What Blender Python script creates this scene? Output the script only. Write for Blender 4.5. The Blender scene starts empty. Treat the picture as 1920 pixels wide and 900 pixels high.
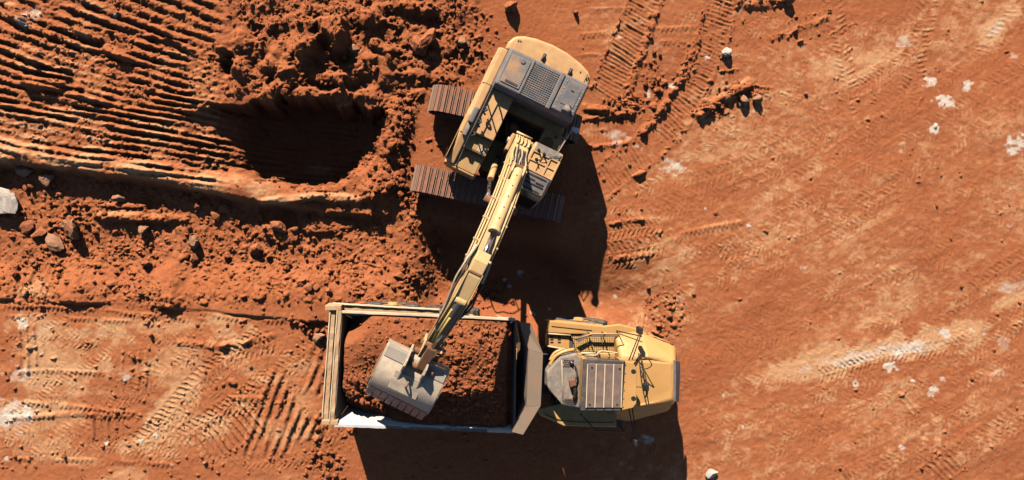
import bpy, bmesh, math, random
import numpy as np
from mathutils import Vector, Matrix
random.seed(7)
R = math.radians

# ------------------------------------------------------------------ camera, sky, sun, exposure
scene = bpy.context.scene
col = scene.collection
K = 53.333            # photograph pixels per metre at ground level
CAMH = 24.0           # drone height
NX = -160.0           # the point straight below the drone, in photograph pixels from the middle

cam_d = bpy.data.cameras.new('drone_camera')
cam_d.sensor_width = 36.0
cam_d.lens = 24.0
cam_d.shift_x = -NX / 1920.0
cam_d.clip_start = 0.5
cam_d.clip_end = 3000.0
cam = bpy.data.objects.new('drone_camera', cam_d)
cam.location = (NX / K, 0, CAMH)
cam.rotation_euler = (0, 0, 0)
col.objects.link(cam)
scene.camera = cam

SUN_EL = 31.5
SUN_H = Vector((-0.30, 1.0, 0)).normalized()      # horizontal direction towards the sun
to_sun = Vector((SUN_H.x * math.cos(R(SUN_EL)), SUN_H.y * math.cos(R(SUN_EL)), math.sin(R(SUN_EL))))
world = bpy.data.worlds.new('World')
scene.world = world
world.use_nodes = True
wn = world.node_tree
bg = wn.nodes['Background']
sky = wn.nodes.new('ShaderNodeTexSky')
sky.sky_type = 'NISHITA'
sky.sun_disc = False
sky.altitude = 2500.0          # clear high-plateau air
sky.air_density = 0.95
sky.dust_density = 0.0
sky.sun_elevation = R(SUN_EL)
sky.sun_rotation = math.atan2(to_sun.x, to_sun.y)
wn.links.new(sky.outputs[0], bg.inputs[0])
bg.inputs[1].default_value = 0.05
sun_d = bpy.data.lights.new('sun', 'SUN')
sun_d.energy = 5.0
sun_d.angle = R(0.5)
sun_d.color = (1.0, 0.90, 0.76)
sun = bpy.data.objects.new('sun', sun_d)
sun.rotation_euler = to_sun.to_track_quat('Z', 'Y').to_euler()
sun.location = (0, 0, 40)
col.objects.link(sun)
vs = scene.view_settings
vs.view_transform = 'Standard'
vs.look = 'None'
vs.gamma = 1.0
vs.exposure = 0.70
vs.use_curve_mapping = False
scene.cycles.max_bounces = 6
scene.cycles.diffuse_bounces = 0
scene.cycles.use_denoising = True

def P(px, py, h=0.0):
    """metres on the ground plan of a point measured in the photograph, at height h"""
    s = (CAMH - h) / CAMH
    return ((NX + s * (px - 960 - NX)) / K, s * (450 - py) / K)

# ------------------------------------------------------------------ numpy noise
def _hash(ix, iy, seed):
    h = (ix.astype(np.int64) * 374761393 + iy.astype(np.int64) * 668265263 + seed * 974711) & 0xFFFFFFFF
    h = ((h ^ (h >> 13)) * 1274126177) & 0xFFFFFFFF
    h = ((h ^ (h >> 16)) * 2246822519) & 0xFFFFFFFF
    return ((h ^ (h >> 15)) & 0xFFFFFF) / float(0xFFFFFF)

def vnoise(x, y, seed=0):
    ix = np.floor(x); iy = np.floor(y)
    fx = x - ix; fy = y - iy
    ix = ix.astype(np.int64); iy = iy.astype(np.int64)
    fx = fx * fx * fx * (fx * (fx * 6 - 15) + 10)
    fy = fy * fy * fy * (fy * (fy * 6 - 15) + 10)
    a = _hash(ix, iy, seed); b = _hash(ix + 1, iy, seed)
    c = _hash(ix, iy + 1, seed); d = _hash(ix + 1, iy + 1, seed)
    return (a + (b - a) * fx) * (1 - fy) + (c + (d - c) * fx) * fy

def fbm(x, y, seed=0, oct=4, gain=0.5):
    s = 0; a = 1; t = 0
    for i in range(oct):
        s = s + a * vnoise(x + 17.3 * i, y - 9.1 * i, seed + 31 * i)
        t += a; a *= gain; x = x * 2.03; y = y * 1.97
    return s / t - 0.5          # about -0.35 .. 0.35

def lumps(u, v, cell, dens, seed):
    """rounded clods: one per cell where a draw falls under the density field; height in cell units"""
    x = u / cell; y = v / cell
    ix = np.floor(x).astype(np.int64); iy = np.floor(y).astype(np.int64)
    out = np.zeros_like(x)
    for dx in (-1, 0, 1):
        for dy in (-1, 0, 1):
            cx = ix + dx; cy = iy + dy
            jx = cx + 0.15 + 0.7 * _hash(cx, cy, seed); jy = cy + 0.15 + 0.7 * _hash(cx, cy, seed + 1)
            rad = 0.18 + 0.42 * _hash(cx, cy, seed + 2) ** 1.6
            on = _hash(cx, cy, seed + 3) < dens
            el = 0.65 + 0.7 * _hash(cx, cy, seed + 4)
            q = ((x - jx) * el) ** 2 + ((y - jy) / el) ** 2
            z = np.where(on, rad * np.sqrt(np.clip(1 - q / (rad * rad), 0, 1)), 0)
            out = np.maximum(out, z)
    return out

def sstep(a, b, x):
    t = np.clip((x - a) / (b - a), 0, 1)
    return t * t * (3 - 2 * t)

# ------------------------------------------------------------------ materials
def new_mat(name):
    m = bpy.data.materials.new(name)
    m.use_nodes = True
    nt = m.node_tree
    return m, nt, nt.nodes['Principled BSDF']

def nd(nt, typ, **kw):
    n = nt.nodes.new(typ)
    for k, v in kw.items():
        setattr(n, k, v)
    return n

def noise_node(nt, scale, detail=4, rough=0.6, coord='Object', dist=0.0):
    tc = nd(nt, 'ShaderNodeTexCoord')
    n = nd(nt, 'ShaderNodeTexNoise')
    n.inputs['Scale'].default_value = scale
    n.inputs['Detail'].default_value = detail
    n.inputs['Roughness'].default_value = rough
    n.inputs['Distortion'].default_value = dist
    oi = nd(nt, 'ShaderNodeObjectInfo')
    va = nd(nt, 'ShaderNodeVectorMath', operation='ADD')
    nt.links.new(tc.outputs[coord], va.inputs[0])
    nt.links.new(mul(nt, oi.outputs['Random'], 40.0), va.inputs[1])
    nt.links.new(va.outputs[0], n.inputs['Vector'])
    return n.outputs['Fac']

def ramp(nt, fac, p0, p1, c0=(0, 0, 0, 1), c1=(1, 1, 1, 1)):
    r = nd(nt, 'ShaderNodeValToRGB')
    r.color_ramp.elements[0].position = p0; r.color_ramp.elements[0].color = c0
    r.color_ramp.elements[1].position = p1; r.color_ramp.elements[1].color = c1
    nt.links.new(fac, r.inputs[0])
    return r.outputs[0]

def mixc(nt, fac, a, b, mode='MIX'):
    m = nd(nt, 'ShaderNodeMix', data_type='RGBA', blend_type=mode)
    for sock, val in ((m.inputs[0], fac), (m.inputs[6], a), (m.inputs[7], b)):
        if isinstance(val, bpy.types.NodeSocket):
            nt.links.new(val, sock)
        elif isinstance(val, (int, float)):
            sock.default_value = val
        else:
            sock.default_value = (*val, 1.0) if len(val) == 3 else val
    return m.outputs[2]

def mul(nt, a, b, op='MULTIPLY', clamp=False):
    m = nd(nt, 'ShaderNodeMath', operation=op, use_clamp=clamp)
    for i, val in enumerate((a, b)):
        if isinstance(val, bpy.types.NodeSocket):
            nt.links.new(val, m.inputs[i])
        else:
            m.inputs[i].default_value = val
    return m.outputs[0]

def bump(nt, bsdf, fac, strength, dist):
    b = nd(nt, 'ShaderNodeBump')
    b.inputs['Strength'].default_value = strength
    b.inputs['Distance'].default_value = dist
    nt.links.new(fac, b.inputs['Height'])
    nt.links.new(b.outputs[0], bsdf.inputs['Normal'])

DUST = (0.50, 0.225, 0.10)
SOIL = (0.40, 0.118, 0.042)

def soil_mat(name, attr=True):
    m, nt, b = new_mat(name)
    big = noise_node(nt, 0.8, 5, 0.62)
    mid = noise_node(nt, 5.0, 5, 0.65)
    fine = noise_node(nt, 32.0, 4, 0.7)
    c = mixc(nt, ramp(nt, big, 0.35, 0.68), (0.42, 0.104, 0.036), (0.48, 0.138, 0.050))
    c = mixc(nt, ramp(nt, mid, 0.42, 0.75), c, (0.52, 0.160, 0.064))
    if attr:
        at = nd(nt, 'ShaderNodeAttribute', attribute_name='soil')
        sp = nd(nt, 'ShaderNodeSeparateColor')
        nt.links.new(at.outputs['Color'], sp.inputs[0])
        dn = mul(nt, sp.outputs[0], mul(nt, ramp(nt, mid, 0.2, 0.7), 0.5, 'ADD'), 'MULTIPLY', True)
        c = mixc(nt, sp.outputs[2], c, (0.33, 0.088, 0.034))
        c = mixc(nt, dn, c, (0.62, 0.235, 0.100))
        c = mixc(nt, mul(nt, ramp(nt, dn, 0.40, 1.0), 0.75), c, (0.80, 0.465, 0.245))
        ch = ramp(nt, mul(nt, sp.outputs[1], mul(nt, mid, mul(nt, fine, 1.2), 'ADD'), 'MULTIPLY'), 0.25, 1.05)
        c = mixc(nt, ch, c, (0.88, 0.77, 0.64))
    c = mixc(nt, ramp(nt, fine, 0.30, 0.75), mixc(nt, 0.26, c, (0.20, 0.042, 0.015)), mixc(nt, 0.18, c, (0.78, 0.42, 0.20)))
    nt.links.new(c, b.inputs['Base Color'])
    b.inputs['Roughness'].default_value = 0.95
    b.inputs['Specular IOR Level'].default_value = 0.12
    f2 = noise_node(nt, 55.0, 4, 0.7)
    bump(nt, b, mul(nt, fine, f2, 'ADD'), 0.85, 0.035)
    return m

def paint_mat(name, base, dust_amt=0.5, rough=0.45, dust=DUST, metal=0.0, wear=None, scale=3.0):
    """painted or bare metal with soil dust lying on it in patches, edge grime and scratches"""
    m, nt, b = new_mat(name)
    n1 = noise_node(nt, scale, 6, 0.65, dist=0.4)
    n2 = noise_node(nt, scale * 9, 4, 0.7)
    n3 = noise_node(nt, scale * 0.45, 3, 0.5)
    c = mixc(nt, ramp(nt, n3, 0.3, 0.7), base, tuple(v * 0.88 for v in base))
    if wear:
        c = mixc(nt, ramp(nt, n2, 0.60, 0.70), c, wear)
    patch = ramp(nt, mul(nt, n1, mul(nt, n2, 0.35), 'ADD'), 0.60, 0.86)
    c = mixc(nt, mul(nt, patch, dust_amt), c, dust)
    c = mixc(nt, mul(nt, ramp(nt, n2, 0.55, 0.8), 0.25 * dust_amt), c, (0.16, 0.06, 0.03))
    nt.links.new(c, b.inputs['Base Color'])
    b.inputs['Metallic'].default_value = metal
    rr = mul(nt, mul(nt, patch, 0.4), rough, 'ADD', True)
    nt.links.new(rr, b.inputs['Roughness'])
    bump(nt, b, n2, 0.08, 0.01)
    return m

M = {}
M['soil'] = soil_mat('red_soil')
M['load'] = soil_mat('loaded_soil')
M['clod'] = soil_mat('clod_soil', attr=False)
M['ex_yellow'] = paint_mat('excavator_yellow', (0.72, 0.425, 0.185), 0.75, 0.42, wear=(0.62, 0.38, 0.17))
M['ex_boom'] = paint_mat('boom_yellow', (0.74, 0.495, 0.225), 0.35, 0.40)
M['tr_yellow'] = paint_mat('truck_yellow', (0.66, 0.355, 0.118), 0.35, 0.38)
M['tr_dusty'] = paint_mat('dusty_truck_yellow', (0.66, 0.40, 0.13), 0.75, 0.6)
M['deck'] = paint_mat('dusty_deck', (0.50, 0.33, 0.13), 0.85, 0.7)
M['hood_grey'] = paint_mat('hood_grey', (0.165, 0.165, 0.175), 0.45, 0.5, dust=(0.42, 0.25, 0.15))
M['hood_dust'] = paint_mat('dust_covered_panel', (0.20, 0.19, 0.19), 1.0, 0.7, dust=(0.50, 0.285, 0.145), scale=1.6)
M['dark_grey'] = paint_mat('dark_grey_paint', (0.075, 0.072, 0.075), 0.4, 0.5, dust=(0.28, 0.16, 0.1))
M['roof_grey'] = paint_mat('cab_roof_grey', (0.19, 0.135, 0.115), 0.6, 0.6, dust=(0.33, 0.21, 0.15))
M['rock_deck'] = paint_mat('dusty_grey_deck', (0.24, 0.21, 0.19), 0.95, 0.75, dust=(0.46, 0.33, 0.23), scale=5.0)
M['black'] = paint_mat('black_plastic', (0.02, 0.02, 0.02), 0.25, 0.5, dust=(0.16, 0.09, 0.06))
M['hose'] = paint_mat('rubber_hose', (0.03, 0.028, 0.026), 0.5, 0.6, dust=(0.2, 0.1, 0.06))
M['rubber'] = paint_mat('tyre_rubber', (0.045, 0.042, 0.04), 0.9, 0.85, dust=(0.34, 0.22, 0.16), scale=4)
M['shoe'] = paint_mat('track_shoe_rust', (0.28, 0.12, 0.075), 0.9, 0.7, dust=(0.44, 0.17, 0.085), scale=6)
M['grouser'] = paint_mat('worn_grouser', (0.40, 0.27, 0.20), 0.5, 0.5, dust=(0.32, 0.14, 0.075), metal=0.0, scale=6)
M['steel'] = paint_mat('bucket_steel', (0.46, 0.375, 0.29), 1.0, 0.5, dust=(0.66, 0.50, 0.33), metal=0.15, scale=1.9)
M['steel_dark'] = paint_mat('bucket_dark_steel', (0.38, 0.335, 0.28), 0.4, 0.5, dust=(0.40, 0.28, 0.2), metal=0.2)
M['rust'] = paint_mat('rusty_steel', (0.20, 0.09, 0.05), 0.7, 0.75, dust=(0.40, 0.18, 0.09))
M['tooth'] = paint_mat('worn_tooth_steel', (0.30, 0.21, 0.17), 0.6, 0.5, dust=(0.42, 0.24, 0.15), metal=0.2)
M['chrome'] = paint_mat('cylinder_chrome', (0.55, 0.55, 0.58), 0.15, 0.18, metal=1.0)
M['liner'] = paint_mat('scoured_white_steel', (0.64, 0.63, 0.62), 0.3, 0.4, dust=(0.60, 0.45, 0.36))
M['body'] = paint_mat('dump_body_rail', (0.60, 0.40, 0.22), 0.85, 0.7, dust=(0.52, 0.25, 0.12), scale=2.2)
M['rail_pale'] = paint_mat('pale_scraped_rail', (0.78, 0.62, 0.42), 0.4, 0.6)
M['headboard'] = paint_mat('headboard_plate', (0.24, 0.175, 0.125), 0.55, 0.7, dust=(0.32, 0.18, 0.105))
M['lamp'] = paint_mat('lamp_white', (0.8, 0.76, 0.68), 0.2, 0.3)
M['pipe_yellow'] = paint_mat('bright_pipe_yellow', (0.72, 0.50, 0.10), 0.2, 0.4)

def perf_mat():
    m = paint_mat('perforated_walkway', (0.68, 0.42, 0.14), 0.5, 0.6)
    nt = m.node_tree; b = nt.nodes['Principled BSDF']
    old = b.inputs['Base Color'].links[0].from_socket
    tc = nd(nt, 'ShaderNodeTexCoord')
    vo = nd(nt, 'ShaderNodeTexVoronoi', feature='F1')
    vo.inputs['Randomness'].default_value = 0.0
    vo.inputs['Scale'].default_value = 17.0
    nt.links.new(tc.outputs['Object'], vo.inputs['Vector'])
    mp = nd(nt, 'ShaderNodeMapping'); mp.inputs['Scale'].default_value = (1, 1, 0)
    nt.links.new(tc.outputs['Object'], mp.inputs['Vector']); nt.links.new(mp.outputs[0], vo.inputs['Vector'])
    hole = ramp(nt, vo.outputs['Distance'], 0.26, 0.34, (1, 1, 1, 1), (0, 0, 0, 1))
    c = mixc(nt, hole, old, (0.07, 0.035, 0.02))
    nt.links.new(c, b.inputs['Base Color'])
    return m
M['perf'] = perf_mat()

def glass_mat():
    m, nt, b = new_mat('tinted_cab_glass')
    n = noise_node(nt, 6, 4)
    c = mixc(nt, ramp(nt, n, 0.5, 0.8), (0.012, 0.014, 0.016), (0.06, 0.045, 0.035))
    nt.links.new(c, b.inputs['Base Color'])
    b.inputs['Roughness'].default_value = 0.12
    return m
M['glass'] = glass_mat()

def stone_mat(name, a, c2, speck):
    m, nt, b = new_mat(name)
    n = noise_node(nt, 3.5, 6, 0.65, dist=0.6)
    f = noise_node(nt, 24, 4, 0.7)
    c = mixc(nt, ramp(nt, n, 0.38, 0.66), a, c2)
    c = mixc(nt, ramp(nt, f, 0.5, 0.78), c, speck)
    nt.links.new(c, b.inputs['Base Color'])
    b.inputs['Roughness'].default_value = 0.9
    b.inputs['Specular IOR Level'].default_value = 0.2
    bump(nt, b, f, 0.5, 0.03)
    return m
M['white_stone'] = stone_mat('white_chalk_stone', (0.62, 0.55, 0.48), (0.44, 0.36, 0.30), (0.42, 0.19, 0.10))
M['brown_stone'] = stone_mat('brown_rock', (0.40, 0.19, 0.10), (0.30, 0.15, 0.09), (0.48, 0.30, 0.2))
M['orange_stone'] = stone_mat('orange_rock', (0.48, 0.17, 0.055), (0.36, 0.115, 0.04), (0.60, 0.5, 0.42))
M['red_stone'] = stone_mat('red_rock', (0.42, 0.135, 0.055), (0.33, 0.095, 0.04), (0.52, 0.26, 0.14))

# ------------------------------------------------------------------ mesh helpers
class MB:
    def __init__(s, off=(0, 0, 0)):
        s.v = []; s.f = []; s.mi = []; s.sm = []; s.off = Vector(off); s.cur = 0
    def add(s, vs, fs, smooth=False):
        n = len(s.v)
        s.v += [tuple(Vector(p) - s.off) for p in vs]
        for f in fs:
            s.f.append([i + n for i in f]); s.mi.append(s.cur); s.sm.append(smooth)
        return s
    def hexa(s, lo, hi):
        """lo, hi: matching rings of points"""
        n = len(lo)
        fs = [list(range(n))[::-1], [i + n for i in range(n)]]
        fs += [[i, (i + 1) % n, n + (i + 1) % n, n + i] for i in range(n)]
        return s.add(list(lo) + list(hi), fs)
    def prism(s, poly, z0, z1, top=None):
        top = top or poly
        z0 = z0 if isinstance(z0, (list, tuple)) else [z0] * len(poly)
        z1 = z1 if isinstance(z1, (list, tuple)) else [z1] * len(poly)
        return s.hexa([(p[0], p[1], z) for p, z in zip(poly, z0)], [(p[0], p[1], z) for p, z in zip(top, z1)])
    def box(s, x0, x1, y0, y1, z0, z1):
        return s.prism([(x0, y0), (x1, y0), (x1, y1), (x0, y1)], z0, z1)
    def side(s, prof, r0, r1):
        """profile of (forward, height) points extruded across from r0 to r1"""
        return s.hexa([(r0, f, h) for f, h in prof], [(r1, f, h) for f, h in prof])
    def tube(s, pts, rad, n=8, cap=True):
        pts = [Vector(p) for p in pts]
        rads = rad if isinstance(rad, (list, tuple)) else [rad] * len(pts)
        vs = []; fs = []
        for i, p in enumerate(pts):
            a = pts[max(i - 1, 0)]; b = pts[min(i + 1, len(pts) - 1)]
            t = (b - a).normalized()
            up = Vector((0, 0, 1)) if abs(t.z) < 0.95 else Vector((1, 0, 0))
            x = t.cross(up).normalized(); y = x.cross(t)
            for k in range(n):
                an = 2 * math.pi * k / n
                vs.append(p + (x * math.cos(an) + y * math.sin(an)) * rads[i])
        for i in range(len(pts) - 1):
            for k in range(n):
                fs.append([i * n + k, i * n + (k + 1) % n, (i + 1) * n + (k + 1) % n, (i + 1) * n + k])
        s.add(vs, fs, True)
        if cap:
            m = len(s.v) - len(vs)
            s.f.append([m + k for k in range(n)][::-1]); s.mi.append(s.cur); s.sm.append(False)
            s.f.append([m + (len(pts) - 1) * n + k for k in range(n)]); s.mi.append(s.cur); s.sm.append(False)
        return s
    roll = None
    def build(s, name, mat, parent=None, bevel=0.0, loc=(0, 0, 0), seg=2):
        if MB.roll:
            s.v = [MB.roll(p) for p in s.v]
        me = bpy.data.meshes.new(name)
        me.from_pydata(s.v, [], s.f)
        mats = mat if isinstance(mat, list) else [mat]
        for m in mats:
            me.materials.append(M[m])
        me.polygons.foreach_set('material_index', s.mi)
        me.polygons.foreach_set('use_smooth', s.sm)
        bm = bmesh.new(); bm.from_mesh(me)
        bmesh.ops.recalc_face_normals(bm, faces=bm.faces)
        bm.to_mesh(me); bm.free()
        o = bpy.data.objects.new(name, me)
        col.objects.link(o)
        if parent:
            o.parent = parent
        o.location = loc
        if bevel:
            b = o.modifiers.new('bevel', 'BEVEL')
            b.width = bevel; b.segments = seg; b.limit_method = 'ANGLE'; b.angle_limit = R(35)
        return o

def smooth_path(pts, n=6):
    """Catmull-Rom through the points"""
    pts = [Vector(p) for p in pts]
    out = []
    for i in range(len(pts) - 1):
        p0 = pts[max(i - 1, 0)]; p1 = pts[i]; p2 = pts[i + 1]; p3 = pts[min(i + 2, len(pts) - 1)]
        for k in range(n):
            t = k / n
            out.append(0.5 * ((2 * p1) + (p2 - p0) * t + (2 * p0 - 5 * p1 + 4 * p2 - p3) * t * t + (3 * p1 - p0 - 3 * p2 + p3) * t ** 3))
    out.append(pts[-1])
    return out

def tag(o, label=None, cat=None, group=None, kind=None):
    if label: o['label'] = label
    if cat: o['category'] = cat
    if group: o['group'] = group
    if kind: o['kind'] = kind
    return o

def empty(name, loc, rz=0.0):
    o = bpy.data.objects.new(name, None)
    o.empty_display_size = 0.3
    o.location = loc; o.rotation_euler = (0, 0, rz)
    col.objects.link(o)
    return o

# ------------------------------------------------------------------ ground: one sheet, fine where the picture looks, coarse to the horizon
def axis(lo, hi, step, far):
    a = list(np.arange(lo, hi + step, step))
    s = step; x = a[-1]; right = []
    while x < far:
        s *= 1.35; x += s; right.append(x)
    s = step; x = a[0]; left = []
    while x > -far:
        s *= 1.35; x -= s; left.append(x)
    return np.array(left[::-1] + a + right)
STEP = 1.66
U1 = axis(-110, 2030, STEP, 26000)
V1 = axis(-110, 1010, STEP, 26000)
U, V = np.meshgrid(U1, V1)
inner = sstep(-110, -90, U) * sstep(2030, 2010, U) * sstep(-110, -90, V) * sstep(1010, 990, V)
Hh = np.zeros_like(U)
dust = np.zeros_like(U); chalk = np.zeros_like(U); fresh = np.zeros_like(U)
rough = np.zeros_like(U)          # density of loose clods

def sub(u0, v0, u1, v1):
    return (slice(np.searchsorted(V1, v0), np.searchsorted(V1, v1)), slice(np.searchsorted(U1, u0), np.searchsorted(U1, u1)))

def blob(arr, u, v, ru, rv, amt, ang=0.0, soft=0.6, warp=0.5, seed=1, mode='add'):
    q = max(ru, rv) * 1.7
    s = sub(u - q, v - q, u + q, v + q)
    if s[0].stop <= s[0].start or s[1].stop <= s[1].start: return
    a = R(ang); du = U[s] - u; dv = V[s] - v
    x = (du * math.cos(a) + dv * math.sin(a)) / ru; y = (-du * math.sin(a) + dv * math.cos(a)) / rv
    d = np.sqrt(x * x + y * y) + warp * fbm(U[s] / 28., V[s] / 28., seed, 4)* 1.6
    m = 1 - sstep(1 - soft, 1.0, d)
    if mode == 'add': arr[s] += amt * m
    elif mode == 'max': arr[s] = np.maximum(arr[s], amt * m)
    else: arr[s] = arr[s] * (1 - m) + amt * m

def stroke(path, half):
    us = [p[0] for p in path]; vs_ = [p[1] for p in path]
    s = sub(min(us) - half * 1.8, min(vs_) - half * 1.8, max(us) + half * 1.8, max(vs_) + half * 1.8)
    u = U[s]; v = V[s]
    bd = np.full(u.shape, 1e9); bt = np.zeros(u.shape); bs = np.zeros(u.shape)
    L = 0.0
    for (a, b), (c, d) in zip(path[:-1], path[1:]):
        ex, ey = c - a, d - b; ln = math.hypot(ex, ey); ex /= ln; ey /= ln
        pr = (u - a) * ex + (v - b) * ey
        tt = np.clip(pr, 0, ln)
        du = u - a - tt * ex; dv = v - b - tt * ey
        dist = np.hypot(du, dv)
        sg = np.sign(-(u - a) * ey + (v - b) * ex)
        m = dist < bd
        bd = np.where(m, dist, bd); bt = np.where(m, L + tt, bt); bs = np.where(m, sg, bs)
        L += ln
    return s, bt, bd * bs, L

def curve(path, n=6):
    return [(p.x, p.y) for p in smooth_path([(a, b, 0) for a, b in path], n)]

def fade_mask(s, t, d, L, half, ends=14, seed=3, keep=0.0):
    m = (1 - sstep(half * 0.86, half * 1.04, np.abs(d))) * sstep(0, ends, t) * sstep(0, ends, L - t)
    br = sstep(-0.16 - keep, 0.06 - keep, fbm(U[s] / 34., V[s] / 34., seed, 3)) * sstep(-.24 - keep * .5, .12 - keep * .5, fbm(U[s] / 11., V[s] / 11., seed + 50, 3))
    return m * br

def crawler(path, half=27, pitch=7.2, amp=0.05, sink=0.05, skew=0.0, berm=0.05, seed=3, keep=0.15, f=0.25):
    s, t, d, L = stroke(curve(path), half)
    m = fade_mask(s, t, d, L, half, seed=seed, keep=keep)
    ph = t / pitch + skew * d / half + 0.35 * fbm(U[s] / 20., V[s] / 20., seed + 5, 2)
    bar = (0.5 + 0.5 * np.cos(2 * np.pi * ph)) ** 3
    k = np.floor(ph + 0.5)
    pick = _hash(k.astype(np.int64), (k * 0 + seed).astype(np.int64), 77)
    bar *= 0.35 + 0.9 * pick
    Hh[s] += m * (amp * bar - sink)
    e = np.exp(-((np.abs(d) - half * 1.12) / (half * 0.16)) ** 2) * sstep(0, 14, t) * sstep(0, 14, L - t)
    Hh[s] += berm * e * (0.5 + 1.6 * vnoise(U[s] / 9., V[s] / 9., seed + 9))
    rough[s] += 0.25 * e
    fresh[s] += f * m

def tyre(path, half=16, pitch=9.0, amp=0.035, sink=0.03, seed=5, keep=0.1, chev=0.9, berm=0.008, tone=0.25):
    s, t, d, L = stroke(curve(path), half)
    m = fade_mask(s, t, d, L, half, seed=seed, keep=keep)
    a = np.abs(d) / half
    ph = t / pitch + chev * a + np.where(d > 0, 0.5, 0.0) + 0.2 * fbm(U[s] / 16., V[s] / 16., seed, 2)
    amp = amp * .8; sink = sink * .7
    ph = ph + .5 * fbm(U[s] / 7., V[s] / 7., seed + 60, 2)
    lug = sstep(0.55, 0.85, 0.5 + 0.5 * np.cos(2 * np.pi * ph))
    rib = np.exp(-(a / 0.13) ** 2) * 0.7
    wav = np.maximum(lug * sstep(0.05, 0.2, a), rib)
    Hh[s] += m * (amp * wav - sink)
    if tone: fresh[s] += tone * m * (1 - wav); dust[s] += .6 * tone * m * wav
    e = np.exp(-((np.abs(d) - half * 1.08) / (half * 0.14)) ** 2) * sstep(0, 14, t) * sstep(0, 14, L - t)
    Hh[s] += berm * e

def zigzag(path, half=5, pitch=8.0, amp=0.045, seed=4):
    """a single line of sharp lug edges along a rut"""
    s, t, d, L = stroke(curve(path), half * 2)
    z = d + half * 0.8 * (np.abs(((t / pitch) % 1.0) - 0.5) * 4 - 1)
    m = sstep(0, 10, t) * sstep(0, 10, L - t) * sstep(-0.2, 0.05, fbm(U[s] / 30., V[s] / 30., seed, 2))
    Hh[s] += m * amp * (1 - sstep(-3, 1.5, z)) * (1 - sstep(half * 1.1, half * 2, np.abs(d)))

def ridge(path, half, hgt, seed=6, lump=0.5, south=1.0):
    s, t, d, L = stroke(curve(path), half)
    p = np.clip(1 - (d / half) ** 2, 0, 1)
    m = sstep(0, half, t) * sstep(0, half, L - t)
    Hh[s] += hgt * p * m * (1 - lump + 2 * lump * vnoise(U[s] / 13., V[s] / 13., seed))
    rough[s] += 0.35 * p * m
    return s, p * m

# --- broad relief
far_ = sstep(200, 3500, np.maximum(np.maximum(-U, U - 1920), np.maximum(-V, V - 900)))
Hh += 0.30 * fbm(U / 420., V / 420., 11, 3) * (1 - far_) + 1.6 * fbm(U / 3000., V / 3000., 12, 2) * far_
Hh += 0.05 * fbm(U / 60., V / 60., 15, 3) * (1 - inner) * (1 - far_)
west = 1 - sstep(760, 1010, U + 60 * fbm(U / 90., V / 90., 13, 3))
north = 1 - sstep(520, 600, V + 20 * fbm(U / 60., V / 60., 14, 3))
digz = west * north * inner

# --- the dug bench west of the excavator: fan of tooth grooves
su = 0.15 + 0.33 * np.clip(1 - V / 330., -0.1, 1.2)
phi = V - U * su + 15 * fbm(U / 120., V / 55., 21, 4)
zone = (1 - sstep(395, 455, U + 22 * fbm(U / 40., V / 40., 22, 3) + np.clip(120 - V, 0, 200) * 0.12)) * (1 - sstep(282, 306, V - 0.13 * U)) * inner
zone2 = sstep(330, 400, U) * (1 - sstep(640, 690, U)) * sstep(196, 215, V) * (1 - sstep(322, 340, V))
zone = np.maximum(zone, zone2 * 0.45)
lam = 18.5 + 8.0 * np.clip(1 - V / 220., 0, 1)
w = 0.5 + 0.5 * np.cos(2 * np.pi * phi / lam)
gid = np.floor(phi / lam + 0.5)
gam = 0.55 + 0.8 * _hash(gid.astype(np.int64), np.zeros_like(gid).astype(np.int64), 24)
brk = 0.2 + 1.15 * sstep(-0.16, 0.10, fbm(U / 55. + 3, V / 22., 25, 4)) * (0.55 + .9 * vnoise(U / 16., V / 9., 39))
Hh += zone * 0.155 * gam * brk * (w ** 0.8 - 0.5)
Hh += zone * (0.12 * fbm(U / 14., V / 10., 26, 4) + 0.075 * fbm(U / 6., V / 5., 30, 3))
rough += 0.22 * zone * sstep(0.0, 0.2, fbm(U / 60., V / 60., 27, 3)) + 0.12 * zone
dust += 0.75 * zone * sstep(150, 260, V + 0.0 * U) * (1 - sstep(250, 420, U)) * sstep(0.35, 0.9, w) * sstep(-0.1, 0.15, fbm(U / 60., V / 40., 28, 3))
dust += 0.12 * zone * sstep(.4, .9, w)
dust += 0.5 * zone * sstep(-0.05, 0.22, fbm(U / 80., V / 60., 29, 3)) * sstep(.3, .9, w)
fresh += 0.25 * zone * sstep(100, 60, V)
for (u, v, ru, rv, amt, an) in ((160, 62, 46, 12, 0.30, 25), (60, 110, 40, 15, 0.22, 30), (95, 160, 50, 16, 0.30, 8), (150, 185, 80, 10, 0.20, 8), (215, 100, 40, 12, 0.22, 30), (330, 75, 60, 9, 0.2, 35), (30, 30, 40, 14, .25, 40)):
    blob(Hh, u, v, ru, rv, amt, an, 0.7, 0.7, 41)

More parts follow.
